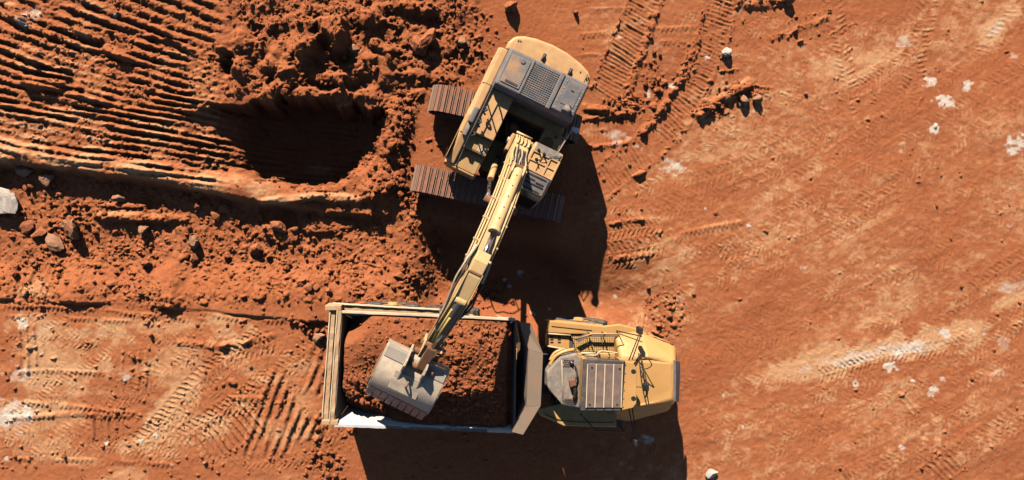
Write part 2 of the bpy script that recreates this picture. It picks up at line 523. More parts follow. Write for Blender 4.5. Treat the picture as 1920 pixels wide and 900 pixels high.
# --- hummocky spoil north of the pit
hz = sstep(400, 470, U + 30 * fbm(U / 40., V / 40., 31, 3)) * (1 - sstep(850, 920, U + 40 * fbm(U / 50., V / 50., 33, 3))) * (1 - sstep(168, 200, V)) * inner
Hh += hz * (0.58 * np.abs(fbm(U / 72., V / 66., 34, 4)) * 1.5 + 0.42 * fbm(U / 30., V / 30., 35, 4))
rough += 0.42 * hz + 0.3 * hz * sstep(0, 0.2, fbm(U / 50., V / 50., 36, 3))
for (u, v, ru, rv, amt, an) in ((625, 62, 30, 52, 0.75, -25), (585, 92, 34, 24, 0.45, -40), (540, 150, 42, 20, 0.45, -30), (560, 110, 60, 30, 0.3, -30), (690, 40, 50, 26, 0.40, 10), (455, 80, 22, 30, 0.30, 20),
                                 (505, 125, 26, 18, 0.28, 0), (720, 92, 40, 14, 0.32, 14), (790, 20, 44, 20, 0.42, 12), (620, 150, 60, 14, 0.25, 4), (430, 120, 20, 26, -0.55, 10), (640, 112, 32, 26, -0.25, 0), (760, 140, 30, 14, 0.25, 0), (420, 100, 10, 50, .25, -28)):
    blob(Hh, u, v, ru, rv, amt, an, 0.75, 0.6, 42)
fresh += 0.35 * hz
s_, p_ = ridge([(630, 5), (640, 60), (636, 110)], 16, 0.22, 43)

# --- the pit
RU = U + 26 * fbm(U / 22., V / 22., 57, 4, .6); RV = V + 30 * fbm(U / 22., V / 22., 58, 4, .6) * sstep(400, 520, U)
lipN = np.interp(RU, [300, 360, 400, 480, 560, 640, 690, 725, 760], [214, 206, 202, 192, 187, 190, 199, 214, 240]) + 26 * fbm(U / 34., V * 0 + 3, 51, 5, .62)
lipS = np.interp(RU, [300, 440, 480, 540, 600, 650, 690, 725, 760], [330, 330, 338, 350, 352, 342, 318, 262, 215]) + 30 * fbm(U / 34., V * 0 + 9, 52, 5, .62)
Dp = np.interp(RU, [290, 340, 400, 440, 480, 560, 650, 700, 730, 760], [0, 0.10, 0.42, 1.0, 1.75, 2.15, 2.05, 1.6, 0.8, 0])
wall = 3 + 22 * vnoise(U / 16., V / 16., 53) ** 2
pin = sstep(0, 1, (RV - lipN) / wall) * sstep(0, 1, (lipS - RV) / (16 + 44 * sstep(590, 690, U)))
pin = pin * inner
rough += .55 * sstep(.02, .3, pin) * (1 - sstep(.6, .98, pin)) * sstep(430, 500, U)
Hh -= Dp * pin * (1 + .25 * fbm(U / 14., V / 14., 56, 3) * (1 - sstep(.8, 1, pin)) * 2)
fresh += 0.4 * pin
blob(dust, 580, 305, 60, 14, 0.4, 0, .9, .8, 54)
blob(Hh, 560, 180, 170, 16, 0.25, -1, .9, 1.2, 55)           # raised lip over the pit

# --- pale smooth berm south of the grooves, then a drop full of clods
bl = [(-120, 272), (0, 284), (90, 296), (190, 309), (300, 322), (400, 344), (500, 362), (600, 378), (690, 384)]
s, t, d, L = stroke(curve(bl), 40)
hw = 18 + 14 * vnoise(t / 45., t * 0, 61) + 10 * fbm(U[s] / 16., V[s] / 16., 69, 3)
pr = np.clip(1 - (d / hw) ** 2, 0, 1) ** 0.6
fe = 1 - sstep(640, 760, t)
Hh[s] += 0.27 * pr * fe * (0.7 + 0.6 * vnoise(U[s] / 40., V[s] / 40., 62)) + .05 * pr * fbm(U[s] / 12., V[s] / 9., 60, 3)
dust[s] += pr * fe * (0.6 + 1.6 * fbm(U[s] / 30., V[s] / 24., 63, 3)) * np.interp(t, [0, 500, 640, 760], [.95, .85, .6, .35])
rough[s] *= 1 - 0.9 * pr * fe
low = sstep(0, 1, (V - (np.interp(U, [u for u, v in bl], [v for u, v in bl]) + 15 + 6 * fbm(U / 30., V / 30., 64, 3))) / 13.) * (1 - sstep(690, 770, U)) * inner
Hh -= 0.42 * low * (1 - sstep(480, 560, V))
for (u, v, ru, rv, amt, an) in ((30, 250, 1, 1, 0, 0), (560, 372, 90, 9, 0.22, -7), (640, 372, 70, 14, 0.22, 4), (250, 408, 100, 13, 0.28, 2), (225, 385, 60, 7, 0.12, 2), (520, 440, 60, 26, 0.18, 0), (600, 420, 60, 30, .2, 0)):
    blob(Hh, u, v, ru, rv, amt, an, 0.6, 0.5, 65)
blob(dust, 560, 372, 90, 10, 0.6, -7, .6, .5, 66)
blob(dust, 640, 371, 60, 10, 0.5, 4, .6, .5, 67)
blob(dust, 240, 400, 90, 12, 0.5, 2, .8, .7, 68)
cl = low * (1 - sstep(555, 590, V + 12 * fbm(U / 40., V / 40., 71, 3)))
cl = np.maximum(cl, sstep(330, 360, V) * (1 - sstep(560, 585, V)) * sstep(560, 620, U) * (1 - sstep(770, 900, U)) * inner)
Hh += cl * (0.22 * fbm(U / 46., V / 46., 72, 4) + 0.10 * fbm(U / 12., V / 12., 73, 3))
rough += cl * (0.34 + 0.4 * sstep(0, .2, fbm(U / 70., V / 70., 74, 3)))
fresh += 0.08 * cl
dust += .16 * cl * sstep(-.1, .2, fbm(U / 50., V / 40., 75, 3))

# --- rubble spilled between the pit and the tracks
for (u, v, ru, rv, am) in ((735, 260, 55, 95, 0.9), (700, 345, 60, 50, 0.85), (745, 190, 60, 40, 0.6), (640, 465, 190, 70, 0.45), (690, 420, 70, 40, .6), (610, 840, 55, 80, 0.75), (650, 720, 60, 60, .3), (560, 870, 90, 40, .5),
                           (1245, 590, 50, 60, 0.35), (1180, 195, 60, 22, 0.7), (1395, 170, 60, 22, 0.6), (1330, 205, 45, 20, .6), (1225, 150, 30, 50, .35), (870, 40, 70, 50, .5), (900, 545, 60, 50, .6), (880, 90, 40, 60, .5), (250, 720, 60, 60, .25), (310, 590, 60, 40, .45), (1290, 130, 30, 60, .3)):
    blob(rough, u, v, ru, rv, am, 0, 0.8, 0.7, 81)
blob(Hh, 740, 250, 42, 95, 0.45, 8, .9, .5, 82)
blob(Hh, 715, 345, 60, 40, 0.40, -20, .9, .5, 83)
for (u, v, ru, rv) in ((740, 260, 60, 110), (690, 350, 60, 50), (610, 850, 60, 80), (1245, 590, 60, 75), (1330, 850, 90, 40), (900, 540, 70, 60)):
    blob(fresh, u, v, ru, rv, 0.55, 0, .9, .6, 84)

# --- haul road in the south-west: small step down, tyre prints
ln = np.interp(U, [-120, 0, 150, 290, 400, 590, 660], [556, 561, 566, 573, 583, 602, 606]) + 5 * fbm(U / 40., V * 0, 91, 3)
Hh += 0.20 * (1 - sstep(-2, 5, V - ln)) * (1 - sstep(560, 680, U)) * sstep(450, 540, V) * inner * (0.05 + 1.5 * vnoise(U / 45., V * 0, 92) ** 1.6)
zigzag([(0, 578), (140, 582), (290, 596), (400, 606)], 5, 8.5, 0.05, 93)
zigzag([(0, 596), (120, 600), (250, 606)], 4, 8.0, 0.04, 94)
zigzag([(370, 590), (450, 603), (540, 606)], 5, 8.5, 0.05, 95)
zigzag([(0, 705), (100, 700), (210, 705)], 5, 9, 0.035, 96)
zigzag([(0, 758), (120, 765), (260, 780)], 5, 9, 0.045, 97)
zigzag([(20, 790), (140, 782), (250, 786)], 5, 9, 0.04, 98)
zigzag([(420, 750), (500, 752)], 6, 11, 0.05, 99)
zigzag([(20, 865), (180, 868), (330, 876)], 5, 9, 0.035, 100)
tyre([(250, 838), (310, 790), (370, 720), (440, 665), (520, 640)], 23, 11, 0.06, 0.04, 101, 0.3)
tyre([(395, 690), (450, 650), (500, 615)], 16, 9.5, 0.05, 0.03, 102, 0.3)
tyre([(330, 830), (390, 790), (460, 745), (490, 715)], 20, 11, 0.06, 0.03, 103, 0.3)
tyre([(410, 765), (470, 765), (510, 762)], 14, 9.5, 0.05, 0.02, 104, 0.4)
for a in ((0, 150, 700, 24), (0, 300, 640, 20)):
    pass
# crawler bars near the truck tail
s = sub(440, 630, 690, 890)
g = sstep(470, 500, U[s] + .36 * (V[s] - 760)) * (1 - sstep(600, 640, U[s] + .2 * (V[s] - 760))) * sstep(640, 665, V[s]) * (1 - sstep(835, 870, V[s])) * sstep(-.2, .05, fbm(U[s] / 40., V[s] / 40., 105, 3))
Hh[s] += g * 0.12 * ((0.5 + 0.5 * np.cos(2 * np.pi * (U[s] + 0.36 * V[s] + 6 * fbm(U[s] / 30., V[s] / 30., 106, 2)) / 19.)) ** 1.2 - .4)
rough[s] += 0.16 * g; fresh[s] += .35 * g
for (pth, hf) in (([(30, 500), (18, 560)], 0), ):
    pass
crawler([(10, 532), (120, 530)], 32, 13, 0.07, 0.02, 0.35, 0.0, 107, .4, 0)
crawler([(20, 660), (60, 655), (90, 650)], 48, 15, 0.07, 0.0, 0.3, 0.0, 108, .3, 0)
crawler([(215, 700), (290, 690)], 36, 15, 0.06, 0.0, 0.35, 0.0, 109, .3, 0)
crawler([(160, 800), (240, 790)], 26, 14, 0.07, 0.0, 0.25, 0.0, 110, .3, .2)
crawler([(375, 845), (450, 800), (490, 770)], 30, 12, 0.08, 0.02, -0.2, 0.0, 111, .4, .3)
ridge([(0, 786), (60, 782), (130, 777), (180, 776)], 7, 0.025, 112)
s_, p_ = ridge([(330, 640), (420, 648), (520, 628)], 8, .05, 113)
road = (1 - sstep(560, 640, U)) * sstep(575, 610, V) * inner
Hh += road * 0.05 * fbm(U / 30., V / 22., 114, 4)
rough *= 1 - .55 * road
rough += 0.015 * road
for (u, v, ru, rv, am, an) in ((150, 625, 150, 22, .5, 2), (120, 690, 150, 14, .5, 0), (420, 790, 90, 30, .45, -30), (40, 770, 110, 22, .8, -3), (50, 600, 70, 26, .6, 0), (70, 660, 60, 50, .45, 10), (200, 640, 60, 40, .35, 0), (430, 620, 70, 50, .7, -10), (330, 750, 90, 40, .75, -35), (270, 820, 60, 36, .7, -30), (90, 720, 110, 16, .6, 0), (60, 540, 60, 30, .6, 0), (240, 690, 60, 30, .45, 0), (460, 690, 40, 30, .4, 0), (150, 735, 120, 14, .4, 0)):
    blob(dust, u, v, ru, rv, am, an, 0.95, 1.0, 115)
dust += 0.12 * road + 0.45 * road * sstep(-.1, .25, fbm(U / 110., V / 50., 116, 4))
for (u, v, r, am) in ((40, 603, 14, .8), (30, 700, 20, .8), (20, 775, 40, .75), (8, 790, 18, .9), (265, 826, 5, 1.5), (293, 817, 5, 1.5), (198, 830, 5, 1.3), (8, 862, 6, 1.5), (322, 870, 5, 1.2), (235, 705, 16, .6), (60, 25, 16, .8), (45, 45, 12, .8), (1770, 187, 13, 1.5), (1778, 196, 8, 1.4), (1813, 163, 10, 1.3), (1746, 154, 9, 1.35), (1752, 242, 8, 1.3), (1908, 268, 19, 1.5), (1898, 285, 10, 1.0),
                      (1264, 312, 17, .95), (1767, 622, 11, 1.4), (1820, 618, 5, 1.2), (1846, 625, 4, 1.2), (1667, 690, 11, 1.4), (1748, 735, 10, 1.5), (1604, 721, 7, 1.3), (1700, 655, 7, 1), (1765, 710, 6, 1.1), (1708, 713, 4, 1.1), (1688, 837, 5, 1.4), (1393, 800, 5, 1.2), (1358, 742, 4, .9), (1255, 160, 9, .8), (1215, 178, 8, .8), (1195, 275, 10, .7),
                      (1160, 72, 6, .9), (1700, 75, 16, .6), (1324, 107, 5, 1.1), (1378, 458, 4, 1.2), (1404, 422, 5, 1.2), (1322, 390, 3, 1), (1282, 560, 9, .6), (1160, 557, 4, 1), (1215, 825, 12, .8), (980, 517, 8, .9), (950, 527, 4, 1), (1035, 583, 4, 1), (1003, 590, 5, .9), (960, 540, 4, .8), (1160, 255, 26, .55), (216, 30, 4, 1.3), (361, 52, 4, 1.3), (1870, 700, 14, .5), (1505, 500, 8, .5), (1890, 420, 5, 1), (1715, 500, 10, .4), (1900, 105, 8, .6)):
    q_ = sub(u - r * 3, v - r * 3, u + r * 3, v + r * 3)
    d_ = np.hypot((U[q_] - u) / 1.25, V[q_] - v) / (r * 1.1) + 2.2 * fbm(U[q_] / 9. + r, V[q_] / 7., 117, 4)
    chalk[q_] = np.maximum(chalk[q_], am * 1.15 * (1 - sstep(-.4, 1.3, d_)))

# --- hardpan in the east
for (u, v, ru, rv, am, an) in ((1620, 668, 170, 18, .62, -13), (1740, 650, 80, 16, .6, -13), (1895, 540, 50, 14, .55, -28), (1872, 50, 18, 44, .55, 35), (1890, 640, 40, 30, .4, 0), (20, 780, 60, 14, .5, -3), (70, 640, 40, 40, .4, 10)):
    blob(chalk, u, v, ru, rv, am, an, 1.0, 1.2, 119)
east = sstep(1000, 1150, U) * inner
Hh += east * (0.05 * fbm(U / 60., V / 40., 121, 4) + 0.016 * fbm(U / 9., V / 9., 122, 3))
rot = R(-30); ru_ = U * math.cos(rot) + V * math.sin(rot); rv_ = -U * math.sin(rot) + V * math.cos(rot)
bend = 60 * fbm(U / 300., V / 300., 120, 2)
st = fbm((ru_ + bend) / 190., (rv_ + bend) / 75., 123, 5)
st2 = fbm(ru_ / 24., rv_ / 13., 124, 4)
dust += east * np.clip(0.30 + 0.9 * st + 0.35 * st2 + 0.8 * fbm(U / 13., V / 10., 128, 4) + .5 * fbm(U / 150., V / 110., 129, 3), 0, 1) * 0.85
fresh += east * sstep(.05, .28, -fbm(U / 170., V / 120., 125, 4)) * .5
Hh += east * 0.016 * st2
for (u, v, ru, rv, am, an) in ((1600, 665, 190, 30, 1.2, -13), (1760, 640, 130, 26, .9, -13), (1640, 600, 260, 26, .4, -22), (1800, 780, 160, 30, .45, -28), (1560, 850, 160, 26, .35, -20), (1480, 700, 120, 26, .6, -8), (1870, 45, 26, 60, .9, 35), (1900, 560, 70, 16, .9, -25), (1885, 530, 60, 12, .8, -28), (1560, 130, 70, 30, .5, -10), (1650, 110, 60, 22, .5, 0), (1265, 330, 70, 26, .6, -10), (1330, 290, 90, 20, .35, -12), (1205, 400, 60, 14, .6, 8), (1290, 480, 60, 14, .6, -30), (1690, 270, 60, 26, .5, -30), (1400, 560, 110, 10, .7, -30), (1840, 480, 70, 16, .55, -28),
                               (1500, 340, 120, 10, .4, -30), (1630, 420, 90, 10, .4, -30), (1880, 230, 50, 20, .4, -40), (1560, 760, 120, 22, .3, 0), (1100, 30, 90, 30, .45, 0), (1120, 240, 40, 20, .5, 0), (1460, 40, 60, 24, .4, 0)):
    blob(dust, u, v, ru * 1.15, rv * 1.25, am * (1.0 if am > .85 else .55), an, 1.0, .8, 126)
for (u, v, ru, rv, am, an) in ((1420, 600, 130, 26, .55, -8), (1330, 840, 100, 40, .5, 0), (1500, 880, 120, 24, .3, 0), (1230, 590, 70, 80, .5, 0), (1350, 120, 70, 60, .3, 0), (1450, 90, 60, 30, .3, 0), (1620, 240, 70, 30, .3, 0), (1160, 200, 50, 60, .3, 0)):
    blob(fresh, u, v, ru, rv, am, an, 1.0, 1.1, 127)
crawler([(1216, -30), (1205, 10), (1182, 66), (1158, 120), (1138, 172), (1128, 190)], 27, 7.4, 0.060, 0.008, 0.55, 0.015, 131, .25)
crawler([(1358, -20), (1350, 15), (1336, 70), (1312, 128), (1290, 182), (1254, 235), (1216, 276), (1150, 325), (1110, 360)], 26, 7.8, 0.055, 0.008, 0.35, 0.015, 132, .12)
crawler([(1090, 250), (1130, 247), (1180, 240)], 24, 7.5, 0.05, 0.04, 0.0, 0.05, 133, .3, 0)
crawler([(1480, 62), (1540, 45), (1600, 25)], 18, 8.5, 0.03, 0.01, 0.2, 0.0, 134, .2)
crawler([(1340, 160), (1395, 150)], 20, 9, 0.045, 0.0, 0.0, 0.0, 135, .3, 0)
ridge([(1088, 200), (1120, 205), (1165, 212), (1195, 214)], 9, 0.12, 136, .8)
ridge([(1412, 150), (1380, 172), (1330, 200), (1300, 222)], 11, 0.20, 137, .8)
ridge([(1225, 20), (1212, 75), (1196, 120), (1178, 180), (1190, 210)], 10, 0.055, 138, .9)
ridge([(1308, 60), (1300, 100), (1268, 160), (1230, 220), (1196, 252)], 9, 0.055, 139, .9)
ridge([(1370, 0), (1400, 8), (1450, 4), (1480, -5)], 12, .10, 140)
ridge([(1440, 75), (1500, 52), (1560, 30)], 7, .025, 141)
tyre([(1560, -20), (1570, 40), (1585, 120), (1592, 190), (1588, 250)], 19, 9.5, 0.036, 0.012, 142, .05)
tyre([(1752, -10), (1735, 40), (1722, 100), (1716, 150), (1700, 190)], 22, 10, 0.04, 0.014, 143, .08)
tyre([(1600, 170), (1650, 145), (1720, 95)], 14, 9, 0.035, 0.015, 144, .1)
tyre([(1130, 440), (1180, 430), (1245, 425)], 15, 9, 0.055, 0.03, 145, .4)
tyre([(1130, 478), (1190, 468), (1250, 455)], 22, 10, 0.06, 0.03, 146, .4)
tyre([(1140, 498), (1200, 490)], 9, 9, 0.045, 0.015, 147, .4)
ridge([(1140, 420), (1210, 410)], 5, .06, 148)
ridge([(1150, 486), (1190, 481), (1230, 473)], 6, .06, 149)
zigzag([(1270, 445), (1330, 432), (1400, 420)], 6, 9, 0.04, 150)
tyre([(1340, 480), (1390, 470), (1440, 452)], 15, 10, 0.045, 0.02, 151, .2)
tyre([(1512, 712), (1580, 693), (1660, 668), (1760, 655), (1800, 640)], 15, 9, 0.05, 0.02, 152, .1)
tyre([(1215, 400), (1120, 400)], 12, 8, .035, .01, 153, .2)
tyre([(1620, 905), (1720, 845), (1800, 790), (1840, 770)], 24, 12, 0.028, 0.01, 154, .1)
tyre([(1720, 910), (1800, 850), (1920, 770)], 24, 12, 0.028, 0.01, 155, .1)
tyre([(1800, 560), (1860, 520), (1930, 480)], 18, 10, 0.028, 0.01, 156, .1)
tyre([(1520, 470), (1600, 425), (1700, 380)], 14, 10, 0.03, 0.01, 157, .0)
tyre([(1840, 110), (1880, 60), (1920, 10)], 20, 10, 0.028, 0.01, 158, .2)
tyre([(1440, 300), (1510, 270), (1580, 245)], 24, 11, 0.022, 0.008, 159, .1)
tyre([(1300, 345), (1380, 320), (1460, 285)], 20, 11, 0.022, 0.008, 160, .1)
crawler([(1690, 770), (1720, 745)], 22, 11, 0.04, 0.0, 0.0, 0.0, 161, .4, 0)
crawler([(1740, 900), (1790, 850)], 26, 10, 0.04, 0.0, 0.0, 0.0, 162, .4, 0)
crawler([(1560, 905), (1610, 880)], 18, 9, 0.04, 0.0, 0.0, 0.0, 163, .4, 0)
for k, (a, b) in enumerate((((1400, 250), (1500, 228)), ((1480, 200), (1530, 196)), ((1410, 105), (1560, 98)), ((1560, 98), (1720, 92)))):
    pass
for k, pth in enumerate(([(1150, 560), (1330, 480), (1560, 350), (1960, 110)], [(1200, 470), (1400, 390), (1600, 270), (1960, 30)], [(1300, 770), (1500, 700), (1700, 640), (1960, 500)], [(1300, 890), (1500, 830), (1720, 720), (1960, 590)],
                         [(1420, 905), (1600, 840), (1780, 730), (1960, 640)], [(1130, 380), (1300, 330), (1480, 250), (1700, 90), (1780, -20)], [(1330, 620), (1500, 560), (1700, 450), (1960, 300)])):
    for off in (0, 46):
        p2 = [(a + off * .45, b + off) for a, b in pth]
        tyre(p2, 15, 9.5, 0.020, 0.006, 1500 + 3 * k + off, 0.0, berm=0.004, tone=.35)
        s, t, d, L = stroke(curve(p2), 22)
        dust[s] += .14 * np.exp(-((np.abs(d) - 17) / 5.) ** 2) * sstep(-.12, .2, fbm(U[s] / 60., V[s] / 60., 1600 + k, 3))
for k in range(95):
    a = random.uniform(1150, 1880); b = random.uniform(20, 900); l = random.uniform(90, 330); sl = random.uniform(.3, .7)
    tyre([(a, b), (a + l * .5, b - l * sl * .48), (a + l, b - l * sl)], random.uniform(7, 20), random.uniform(8, 11), random.uniform(.012, .032), 0.002, 1180 + k, random.uniform(-.10, .0), berm=0, tone=.3)
for k in range(44):
    a = random.uniform(-30, 480); b = random.uniform(620, 890); l = random.uniform(80, 220); sl = random.choice((random.uniform(-.1, .1), random.uniform(.5, .9)))
    tyre([(a, b), (a + l * .5, b - l * sl * .5), (a + l, b - l * sl)], random.uniform(9, 20), random.uniform(8, 11), random.uniform(.025, .05), 0.01, 1280 + k, random.uniform(-.06, .05), berm=0)
for k in range(12):
    a = random.uniform(1050, 1450); b = random.uniform(20, 300); l = random.uniform(60, 160)
    tyre([(a, b), (a + l * .5, b - 4), (a + l, b - 10)], random.uniform(8, 16), 9, random.uniform(.015, .03), 0.003, 1380 + k, random.uniform(-.1, 0), berm=0)
for k, (a, b, c_, d_) in enumerate(((1075, 25, 1200, 22), (1080, 70, 1160, 62), (1085, 110, 1130, 112), (1225, 60, 1320, 55), (1230, 85, 1310, 92))):
    zigzag([(a, b), ((a + c_) / 2, b - 2), (c_, d_)], 5, 9, .03, 200 + k)

# --- ground under and around the machines
blob(Hh, 935, 300, 200, 150, 0.0, 0, .5, .3, 211, 'set')
bw_ = V - .2 * np.minimum(U - 920, 120) + 14 * fbm(U / 40., V / 40., 212, 3) - 418
Hh -= 0.85 * sstep(0, 1, bw_ / (70 + 120 * sstep(1030, 1140, U))) * (1 - sstep(540, 645, V)) * sstep(770, 830, U) * (1 - sstep(1120, 1320, U))   # low bench under the excavator; dip beyond it shaped to lengthen its shadow
fresh += 0.45 * sstep(780, 860, U) * (1 - sstep(1120, 1150, U)) * sstep(250, 320, V) * (1 - sstep(560, 620, V)) * inner  # darker soil from the tracks south to the truck
rough = np.clip(rough, 0, 1) * inner
rough *= np.where(U < 900, .30 + .85 * sstep(-.10, .14, fbm(U / 55., V / 48., 330, 4)), 1.0)
rough *= 1 - 0.8 * (1 - sstep(0.7, 1.0, np.hypot((U - 930) / 190., (V - 290) / 150.)))

# --- clods of four sizes wherever the soil is loose
WU = U + 9 * fbm(U / 9., V / 9., 321, 3); WV = V + 9 * fbm(U / 9., V / 9., 322, 3)
Hh += lumps(WU, WV, 24, rough * 0.13, 301) * 24 / K * 0.70
Hh += lumps(WU + 7, WV + 3, 11.5, rough * 0.62, 305) * 11.5 / K * 1.0
Hh += lumps(WU, WV, 6.0, np.clip(rough * 1.1 + 0.03 * west + .006, 0, 1) * inner, 309) * 6.0 / K * 1.25
Hh += inner * (0.022 + 0.07 * rough) * fbm(U / 5.0, V / 5.0, 313, 2)
dust = np.clip(dust * (1 - 0.4 * rough) + .08 * west * inner, 0, 1) * inner + np.clip(.3 + .9 * fbm(U / 300., V / 160., 16, 4), 0, 1) * (1 - inner)
fresh = np.clip(fresh * .8 + 0.12 * rough, 0, 0.95)
chalk = np.clip(chalk, 0, 1.6)

def grid_mesh(name, X, Y, Z, cols, mat):
    ny, nx = X.shape
    me = bpy.data.meshes.new(name)
    n = nx * ny
    co = np.empty((n, 3), np.float32)
    co[:, 0] = X.ravel(); co[:, 1] = Y.ravel(); co[:, 2] = Z.ravel()
    idx = np.arange(n, dtype=np.int32).reshape(ny, nx)
    q = np.stack([idx[1:, :-1], idx[1:, 1:], idx[:-1, 1:], idx[:-1, :-1]], -1).reshape(-1)
    nf = (nx - 1) * (ny - 1)
    me.vertices.add(n); me.vertices.foreach_set('co', co.ravel())
    me.loops.add(nf * 4); me.loops.foreach_set('vertex_index', q)
    me.polygons.add(nf)
    me.polygons.foreach_set('loop_start', np.arange(0, nf * 4, 4, dtype=np.int32))
    me.update(calc_edges=True)
    me.polygons.foreach_set('use_smooth', np.ones(nf, bool))
    ca = me.color_attributes.new('soil', 'FLOAT_COLOR', 'POINT')
    ca.data.foreach_set('color', cols.astype(np.float32).ravel())
    me.materials.append(M[mat])
    o = bpy.data.objects.new(name, me)
    col.objects.link(o)
    return o
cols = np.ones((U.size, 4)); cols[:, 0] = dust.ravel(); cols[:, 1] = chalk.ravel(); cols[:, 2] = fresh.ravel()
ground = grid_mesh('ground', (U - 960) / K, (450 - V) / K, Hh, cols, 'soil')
tag(ground, 'red earth of the quarry floor, dug, rutted and printed with tracks', None, None, 'structure')

def gz(px, py):
    i = min(max(np.searchsorted(V1, py), 0), len(V1) - 1); j = min(max(np.searchsorted(U1, px), 0), len(U1) - 1)
    return float(Hh[i, j])
def gmin(px, py, r):
    s = sub(px - r, py - r, px + r, py + r)
    return float(Hh[s].mean()) if Hh[s].size else 0.0

# ------------------------------------------------------------------ excavator (local axes: x = machine right, y = forward, z = up)
EXY = (-0.06, 3.03)
EXR = math.atan2(0.435, -0.900)
ex = empty('excavator', (EXY[0], EXY[1], 0), EXR)
tag(ex, 'pale yellow crawler excavator reaching its boom over the truck bed', 'excavator')

# tracks
TRK = R(-12.2) - EXR
shoe = MB()
shoe.box(-0.094, 0.094, -0.45, 0.45, -0.025, 0.0)
shoe.cur = 1
for gx in (-0.078, 0.062):
    shoe.prism([(gx - 0.012, -0.45), (gx + 0.016, -0.45), (gx + 0.016, 0.45), (gx - 0.012, 0.45)], 0.0, 0.038,
               [(gx - 0.006, -0.448), (gx + 0.008, -0.448), (gx + 0.008, 0.448), (gx - 0.006, 0.448)])
shoe_mesh = None
ucx, ucy = 0.46, 0.32
ct, st_ = math.cos(TRK), math.sin(TRK)
HALF, RAD, ZC = 2.06, 0.52, 0.56
n_shoe = 56
per = 4 * HALF + 2 * math.pi * RAD
for sgn in (-1, 1):
    lat = 1.39 * sgn
    tr = empty('track', (ucx - st_ * lat, ucy + ct * lat, 0), TRK)
    tr.parent = ex
    fr = MB()
    fr.prism([(-1.95, -0.20), (1.95, -0.20), (1.95, 0.20), (-1.95, 0.20)], 0.30, 0.86)
    fr.build('track_frame', 'deck', tr, 0.04)
    for x in (-HALF, HALF):
        w = MB(); w.tube([(x, -0.17, ZC), (x, 0.17, ZC)], 0.46, 20)
        w.build('sprocket' if x > 0 else 'idler', 'rust', tr, 0.02)
    for k in range(n_shoe):
        sd = (k + 0.5) / n_shoe * per
        if sd < 2 * HALF:
            x, z, a = -HALF + sd, ZC + RAD, 0.0
        elif sd < 2 * HALF + math.pi * RAD:
            an = (sd - 2 * HALF) / RAD; x, z, a = HALF + RAD * math.sin(an), ZC + RAD * math.cos(an), an
        elif sd < 4 * HALF + math.pi * RAD:
            x, z, a = HALF - (sd - 2 * HALF - math.pi * RAD), ZC - RAD, math.pi
        else:
            an = math.pi + (sd - 4 * HALF - math.pi * RAD) / RAD; x, z, a = -HALF + RAD * math.sin(an), ZC + RAD * math.cos(an), an
        sag = 0.02 * math.sin(k * 1.7) * 0.3
        if shoe_mesh is None:
            o = shoe.build('track_shoe', ['shoe', 'grouser'], tr); shoe_mesh = o.data
        else:
            o = bpy.data.objects.new('track_shoe', shoe_mesh); col.objects.link(o); o.parent = tr
        o.location = (x, 0, z + sag); o.rotation_euler = (random.uniform(-.006, .006), a, random.uniform(-.006, .006))
m = MB()
for s1 in (-1, 1):
    for s2 in (-1, 1):
        c = lambda a, b: (ucx + ct * a - st_ * b, ucy + st_ * a + ct * b)
        p = [c(s1 * 0.35, 0.1 * s2), c(s1 * 0.85, 0.1 * s2), c(s1 * 1.25, 1.25 * s2), c(s1 * 0.75, 1.25 * s2)]
        if s1 * s2 < 0: p = p[::-1]
        m.prism(p, 0.45, 0.85)
m.tube([(ucx, ucy, 0.5), (ucx, ucy, 1.18)], 0.72, 28)
m.build('car_body', 'deck', ex, 0.03)

# upper structure base
m = MB()
m.prism([(1.88, -2.4), (1.88, 0.3), (1.0, 0.35), (0.78, 1.0), (-0.28, 1.0), (-0.30, 0.0), (-1.2, 0.0), (-1.17, -2.4)], 1.12, 1.36)
m.build('revolving_frame', 'deck', ex, 0.02)
cw = [(1.77, -2.44), (1.77, -2.75), (1.66, -3.00), (1.38, -3.14), (1.0, -3.23), (0.45, -3.28), (-0.1, -3.25), (-0.67, -3.13), (-1.0, -2.99), (-1.17, -2.82), (-1.18, -2.44)]
cwt = [(x - (x - 0.3) * 0.03, y + (0.05 if y < -2.5 else 0)) for x, y in cw]
m = MB(); m.prism(cw, 1.15, 2.64, cwt)
cwo = m.build('counterweight', 'ex_yellow', ex, 0.10, seg=4)
m = MB(); m.prism([(1.5, -2.90), (1.2, -3.02), (0.45, -3.08), (-0.5, -3.0), (-0.95, -2.86), (-0.95, -2.52), (1.5, -2.52)][::-1], 2.645, 2.665)
m.build('top_recess', 'ex_yellow', cwo, 0.012)
for (x, y) in ((0.52, -2.72), (-0.42, -2.66)):
    m = MB(); m.tube([(x, y - 0.10, 2.63), (x, y - 0.06, 2.74), (x, y + 0.06, 2.74), (x, y + 0.10, 2.63)], 0.03, 8)
    m.box(x - .05, x + .05, y - .13, y + .13, 2.66, 2.674)
    m.build('lifting_eye', 'dark_grey', cwo)
for (x, y) in ((1.45, -2.84), (1.38, -2.86), (-0.72, -2.80), (-0.98, -2.70), (-1.02, -2.76)):
    m = MB(); m.tube([(x, y, 2.62), (x, y, 2.676)], 0.028, 8); m.build('bolt', 'black', cwo)

for (x, y0) in ((1.05, -3.24), (-0.42, -3.2)):
    m = MB(); m.tube([(x, y0, 2.52), (x, -2.46, 2.652)], .007, 5); m.build('panel_seam', 'rust', cwo)
